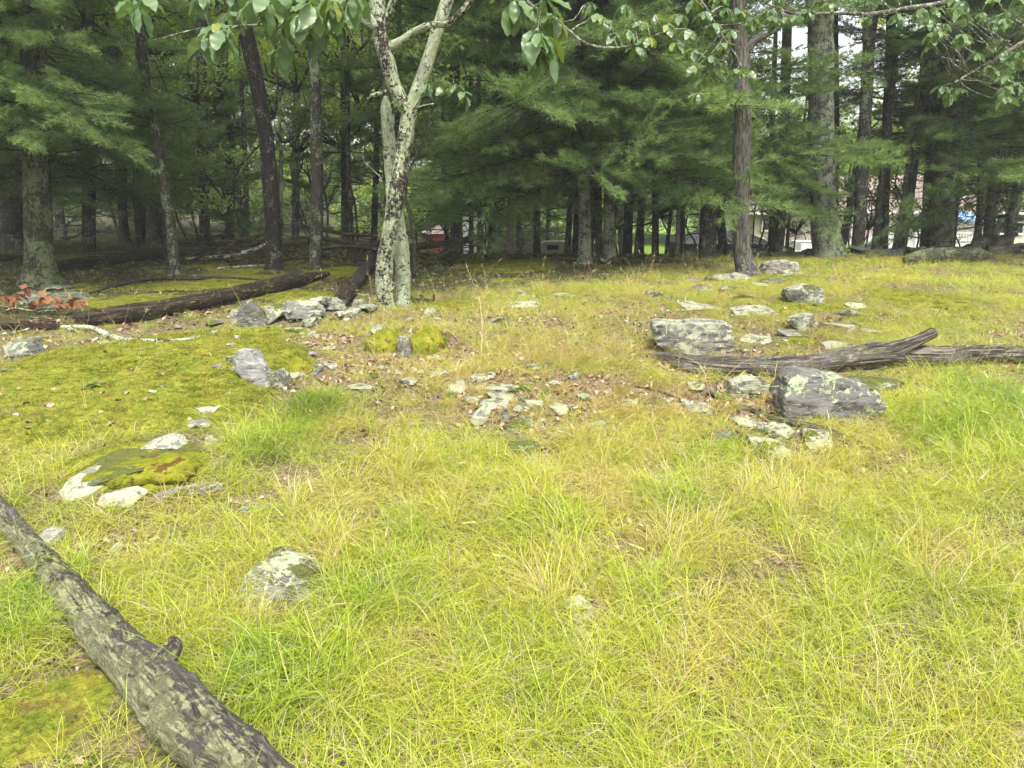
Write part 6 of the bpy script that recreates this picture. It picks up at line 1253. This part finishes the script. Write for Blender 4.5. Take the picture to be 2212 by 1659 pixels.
# deck with white railing and stairs
def deck():
    Yd = 33.0; a = P(1897, 535, Yd); e = P(2140, 535, Yd); zt = a[2]; r = empty('deck', (a[0], Yd, z0)); tag(r, 'raised wooden deck with white baluster railing in front of the house', 'deck'); L = np.array(r.location)
    hh = P(1940, 503, Yd)[2] - zt
    for k in range(12): part('board', r, lambda b: box(b, np.array(((a[0] + e[0]) / 2, Yd + .12 + k * .24, zt - .03)) - L, (e[0] - a[0], .225, .045)), M_FOUND)
    part('rim', r, lambda b: box(b, np.array(((a[0] + e[0]) / 2, Yd - .02, zt - .16)) - L, (e[0] - a[0], .04, .2)), M_WHITE)
    for f in np.linspace(0, 1, 5): part('post', r, lambda b: box(b, np.array((a[0] + (e[0] - a[0]) * f, Yd + .05, (zt + z0) / 2 - .05)) - L, (.13, .13, zt - z0 - .1)), M_WHITE)
    for f in np.linspace(0, 1, 4): part('railing_post', r, lambda b: box(b, np.array((a[0] + (e[0] - a[0]) * f, Yd + .05, zt + hh / 2 + .03)) - L, (.11, .11, hh + .08)), M_WHITE)
    part('handrail', r, lambda b: box(b, np.array(((a[0] + e[0]) / 2, Yd + .05, zt + hh)) - L, (e[0] - a[0], .1, .05)), M_WHITE)
    part('bottom_rail', r, lambda b: box(b, np.array(((a[0] + e[0]) / 2, Yd + .05, zt + .09)) - L, (e[0] - a[0], .05, .06)), M_WHITE)
    mb = MB(); box(mb, (0, 0, 0), (.04, .035, hh - .1)); me = mb.mesh('baluster', [M_WHITE], False)
    for x in np.arange(a[0] + .12, e[0], .125): o = obj('baluster', me, r); o.location = np.array((x, Yd + .05, zt + .09 + hh / 2 - .03)) - L
    # stairs down to the left
    ns = 6
    for k in range(ns):
        part('step', r, lambda b: box(b, np.array((a[0] - .14 - k * .26, Yd + .6, zt - (k + .6) * (zt - z0) / ns)) - L, (.27, 1.1, .05)), M_FOUND)
        q = np.array((a[0] - .14 - k * .26, Yd + .08, zt - (k + .6) * (zt - z0) / ns + hh / 2)); o = obj('baluster', me, r); o.location = q - L; o = obj('baluster', me, r); o.location = q - L + np.array((.13, 0, .08))
    dx, dz = ns * .26, zt - z0; ln = math.hypot(dx, dz); an = math.atan2(dz, dx)
    for (dy, w, h_) in ((.08, .09, hh), (.06, .05, -.02)):
        part('stair_rail', r, lambda b: box(b, np.array((a[0] - dx / 2, Yd + dy, (zt + z0) / 2 + h_)) - L, (ln, .07, w if h_ > 0 else .26), 0, 0, 0, -an), M_WHITE)
deck()
# blue parasol
def parasol():
    Yp = 34.5; p = P(2080, 472, Yp); w = 92 / FPX * Yp / 2; r = empty('parasol', (p[0], Yp, zf)); tag(r, 'pale blue garden parasol open over the deck', 'parasol'); L = np.array(r.location); n = 8
    top = P(2080, 455, Yp)[2] - L[2]; low = P(2080, 472, Yp)[2] - L[2]
    V = [(0, 0, top)]; 
    for f in (.5, 1.0):
        for k in range(n): V.append((w * f * math.cos(k * 2 * math.pi / n + .2), w * f * math.sin(k * 2 * math.pi / n + .2), top + (low - top) * f ** 1.2))
    F3 = np.array([(0, 1 + k, 1 + (k + 1) % n) for k in range(n)]); F4 = np.array([(1 + k, 9 + k, 9 + (k + 1) % n, 1 + (k + 1) % n) for k in range(n)])
    part('canopy', r, lambda b: b.add(np.array(V), [F3, F4]), M_BLUE)
    part('valance', r, lambda b: b.add(np.array(V[9:] + [(x, y, z - .1) for x, y, z in V[9:]]), [np.array([(k, k + 8, (k + 1) % 8 + 8, (k + 1) % 8) for k in range(8)])]), M_BLUE)
    part('pole', r, lambda b: tube(b, [[0, 0, 0, .025], [0, 0, top, .02]], 8, 0, 1, .5), M_WHITE, True)
parasol()
# dark shed with ribbed metal roof, blue tarp
def gable(name, label, u0, u1, vtop, veave, Y, depth, wallm, roofm, seams=0, cat='shed', ridge_x=True, door=False):
    a, b_ = P(u0, veave, Y), P(u1, veave, Y); zt = P(u0, vtop, Y)[2]; g = gz((a[0] + b_[0]) / 2, Y + depth / 2) - .3; r = empty(name, ((a[0] + b_[0]) / 2, Y, g)); tag(r, label, cat); L = np.array(r.location)
    w = b_[0] - a[0]; ze = a[2]; zt = max(zt, ze + .2)
    part('wall', r, lambda b: box(b, (0, depth / 2, (ze - g) / 2), (w, depth, ze - g)), wallm)
    V = np.array([(-w / 2 - .1, -.15, ze - g), (w / 2 + .1, -.15, ze - g), (w / 2 + .1, depth + .15, ze - g), (-w / 2 - .1, depth + .15, ze - g), (-w / 2 + w * .25, depth / 2, zt - g), (w / 2 - w * .25, depth / 2, zt - g)])
    rf = part('roof', r, lambda b: b.add(V, [np.array([(0, 1, 5, 4), (2, 3, 4, 5), (3, 2, 1, 0)]), np.array([(1, 2, 5), (3, 0, 4)])]), roofm)
    for k in range(seams):
        f = (k + .5) / seams; lo = np.array((-w / 2 - .1 + (w + .2) * f, -.15, ze - g)); hi = np.array((-w * .25 + w * .5 * f, depth / 2, zt - g)); d = hi - lo
        part('rib', rf, lambda b: tube(b, [[*(lo + (0, 0, .01)), .025], [*(hi + (0, 0, .01)), .025]], 4, 0, 1, 2), roofm)
    nb = max(3, int(w / .3))
    for k in range(nb): part('wall_board', r, lambda b: box(b, (-w / 2 + (k + .5) * w / nb, -.012, (ze - g) / 2), (w / nb - .02, .024, ze - g - .02)), wallm)
    return r
gable('shed', 'low dark shed with ribbed metal roof behind the scaly grey trunk', 1478, 1668, 500, 527, 27, 2.6, M_SHED, M_METAL, 16)
gable('shed', 'small red shed with pinkish roof seen right of the twisted tree', 912, 958, 486, 505, 34, 3, M_RED, M_PINK, 0)
gable('building', 'white clapboard building glimpsed behind the thick black trunk', 1000, 1046, 440, 458, 38, 4, M_WHITE, M_PINK, 0, 'building')
p = P(1203, 541, 24); 
def tr(r):
    part('window', r, lambda b: box(b, (-.15, -.355, .42), (.36, .02, .14)), M_GLASS); part('trim', r, lambda b: box(b, (0, -.355, .1), (.9, .02, .05)), M_METAL)
    for s_ in (-.32, .32): part('wheel', r, lambda b: tube(b, [[s_, -.38, -.02, .13], [s_, -.28, -.02, .13]], 16, 0, 1, .1), M_BLACK, True)
boxthing('trailer', 'small cream trailer parked low behind the trunks left of the pair', 'trailer', (p[0], 24, p[2]), (.95, .7, .6), M_CREAM, tr)
def tarp(u, v, Y, w, h, lab, m):
    p = P(u, v, Y); _rs[0] += 1; o = obj('tarp', rock_mesh([(w / 2 * math.cos(a), .3 * math.sin(a), z) for a in np.arange(0, 6.3, .6) for z in (-h / 2, h / 2 * (.5 + .5 * math.cos(a * 1.7) ** 2))], 3, _rs[0], .02, .08, [m], w)); o.location = p; tag(o, lab, 'tarp')
    q = obj('support', (lambda mb: (box(mb, (0, 0, 0), (w * .8, .5, 1.6)), mb.mesh('support', [M_SHED], False))[1])(MB()), o); q.location = (0, 0, -h / 2 - .75)
tarp(1574, 504, 29.5, .5, .28, 'bright blue tarp lump above the dark shed roof', M_TARP)
tarp(145, 540, 30, .32, .3, 'left one of two bits of blue tarp behind the left trunks', M_TARP)
tarp(188, 538, 30, .26, .4, 'right one of two bits of blue tarp behind the left trunks', M_TARP)
p = P(1868, 545, 33); boxthing('bin', 'dark grey bin leaning by the deck stairs', 'bin', (p[0], 33, p[2] - .2), (.5, .5, 1.0), M_SHED, lambda r: part('lid', r, lambda b: box(b, (0, 0, 1.02), (.54, .54, .06)), M_BLACK))

build_grass(); build_stalks(); build_moss(); build_litter()

# thin haze volume added to lift and veil the dark woods
bm = bmesh.new(); bmesh.ops.create_cube(bm, size=1); me = bpy.data.meshes.new('haze'); bm.to_mesh(me); bm.free()
hz = obj('haze', me); hz.scale = (700, 700, 30.5); hz.location = (0, 0, 11.75); tag(hz, 'thin added haze veiling the clearing and wood', kind='stuff')
m_ = bpy.data.materials.new('haze'); m_.use_nodes = True; m_.node_tree.nodes.clear(); pv = m_.node_tree.nodes.new('ShaderNodeVolumePrincipled'); pv.inputs['Color'].default_value = (.93, .97, .95, 1); pv.inputs['Density'].default_value = .0014
mo_ = m_.node_tree.nodes.new('ShaderNodeOutputMaterial'); m_.node_tree.links.new(pv.outputs[0], mo_.inputs['Volume']); me.materials.append(m_)
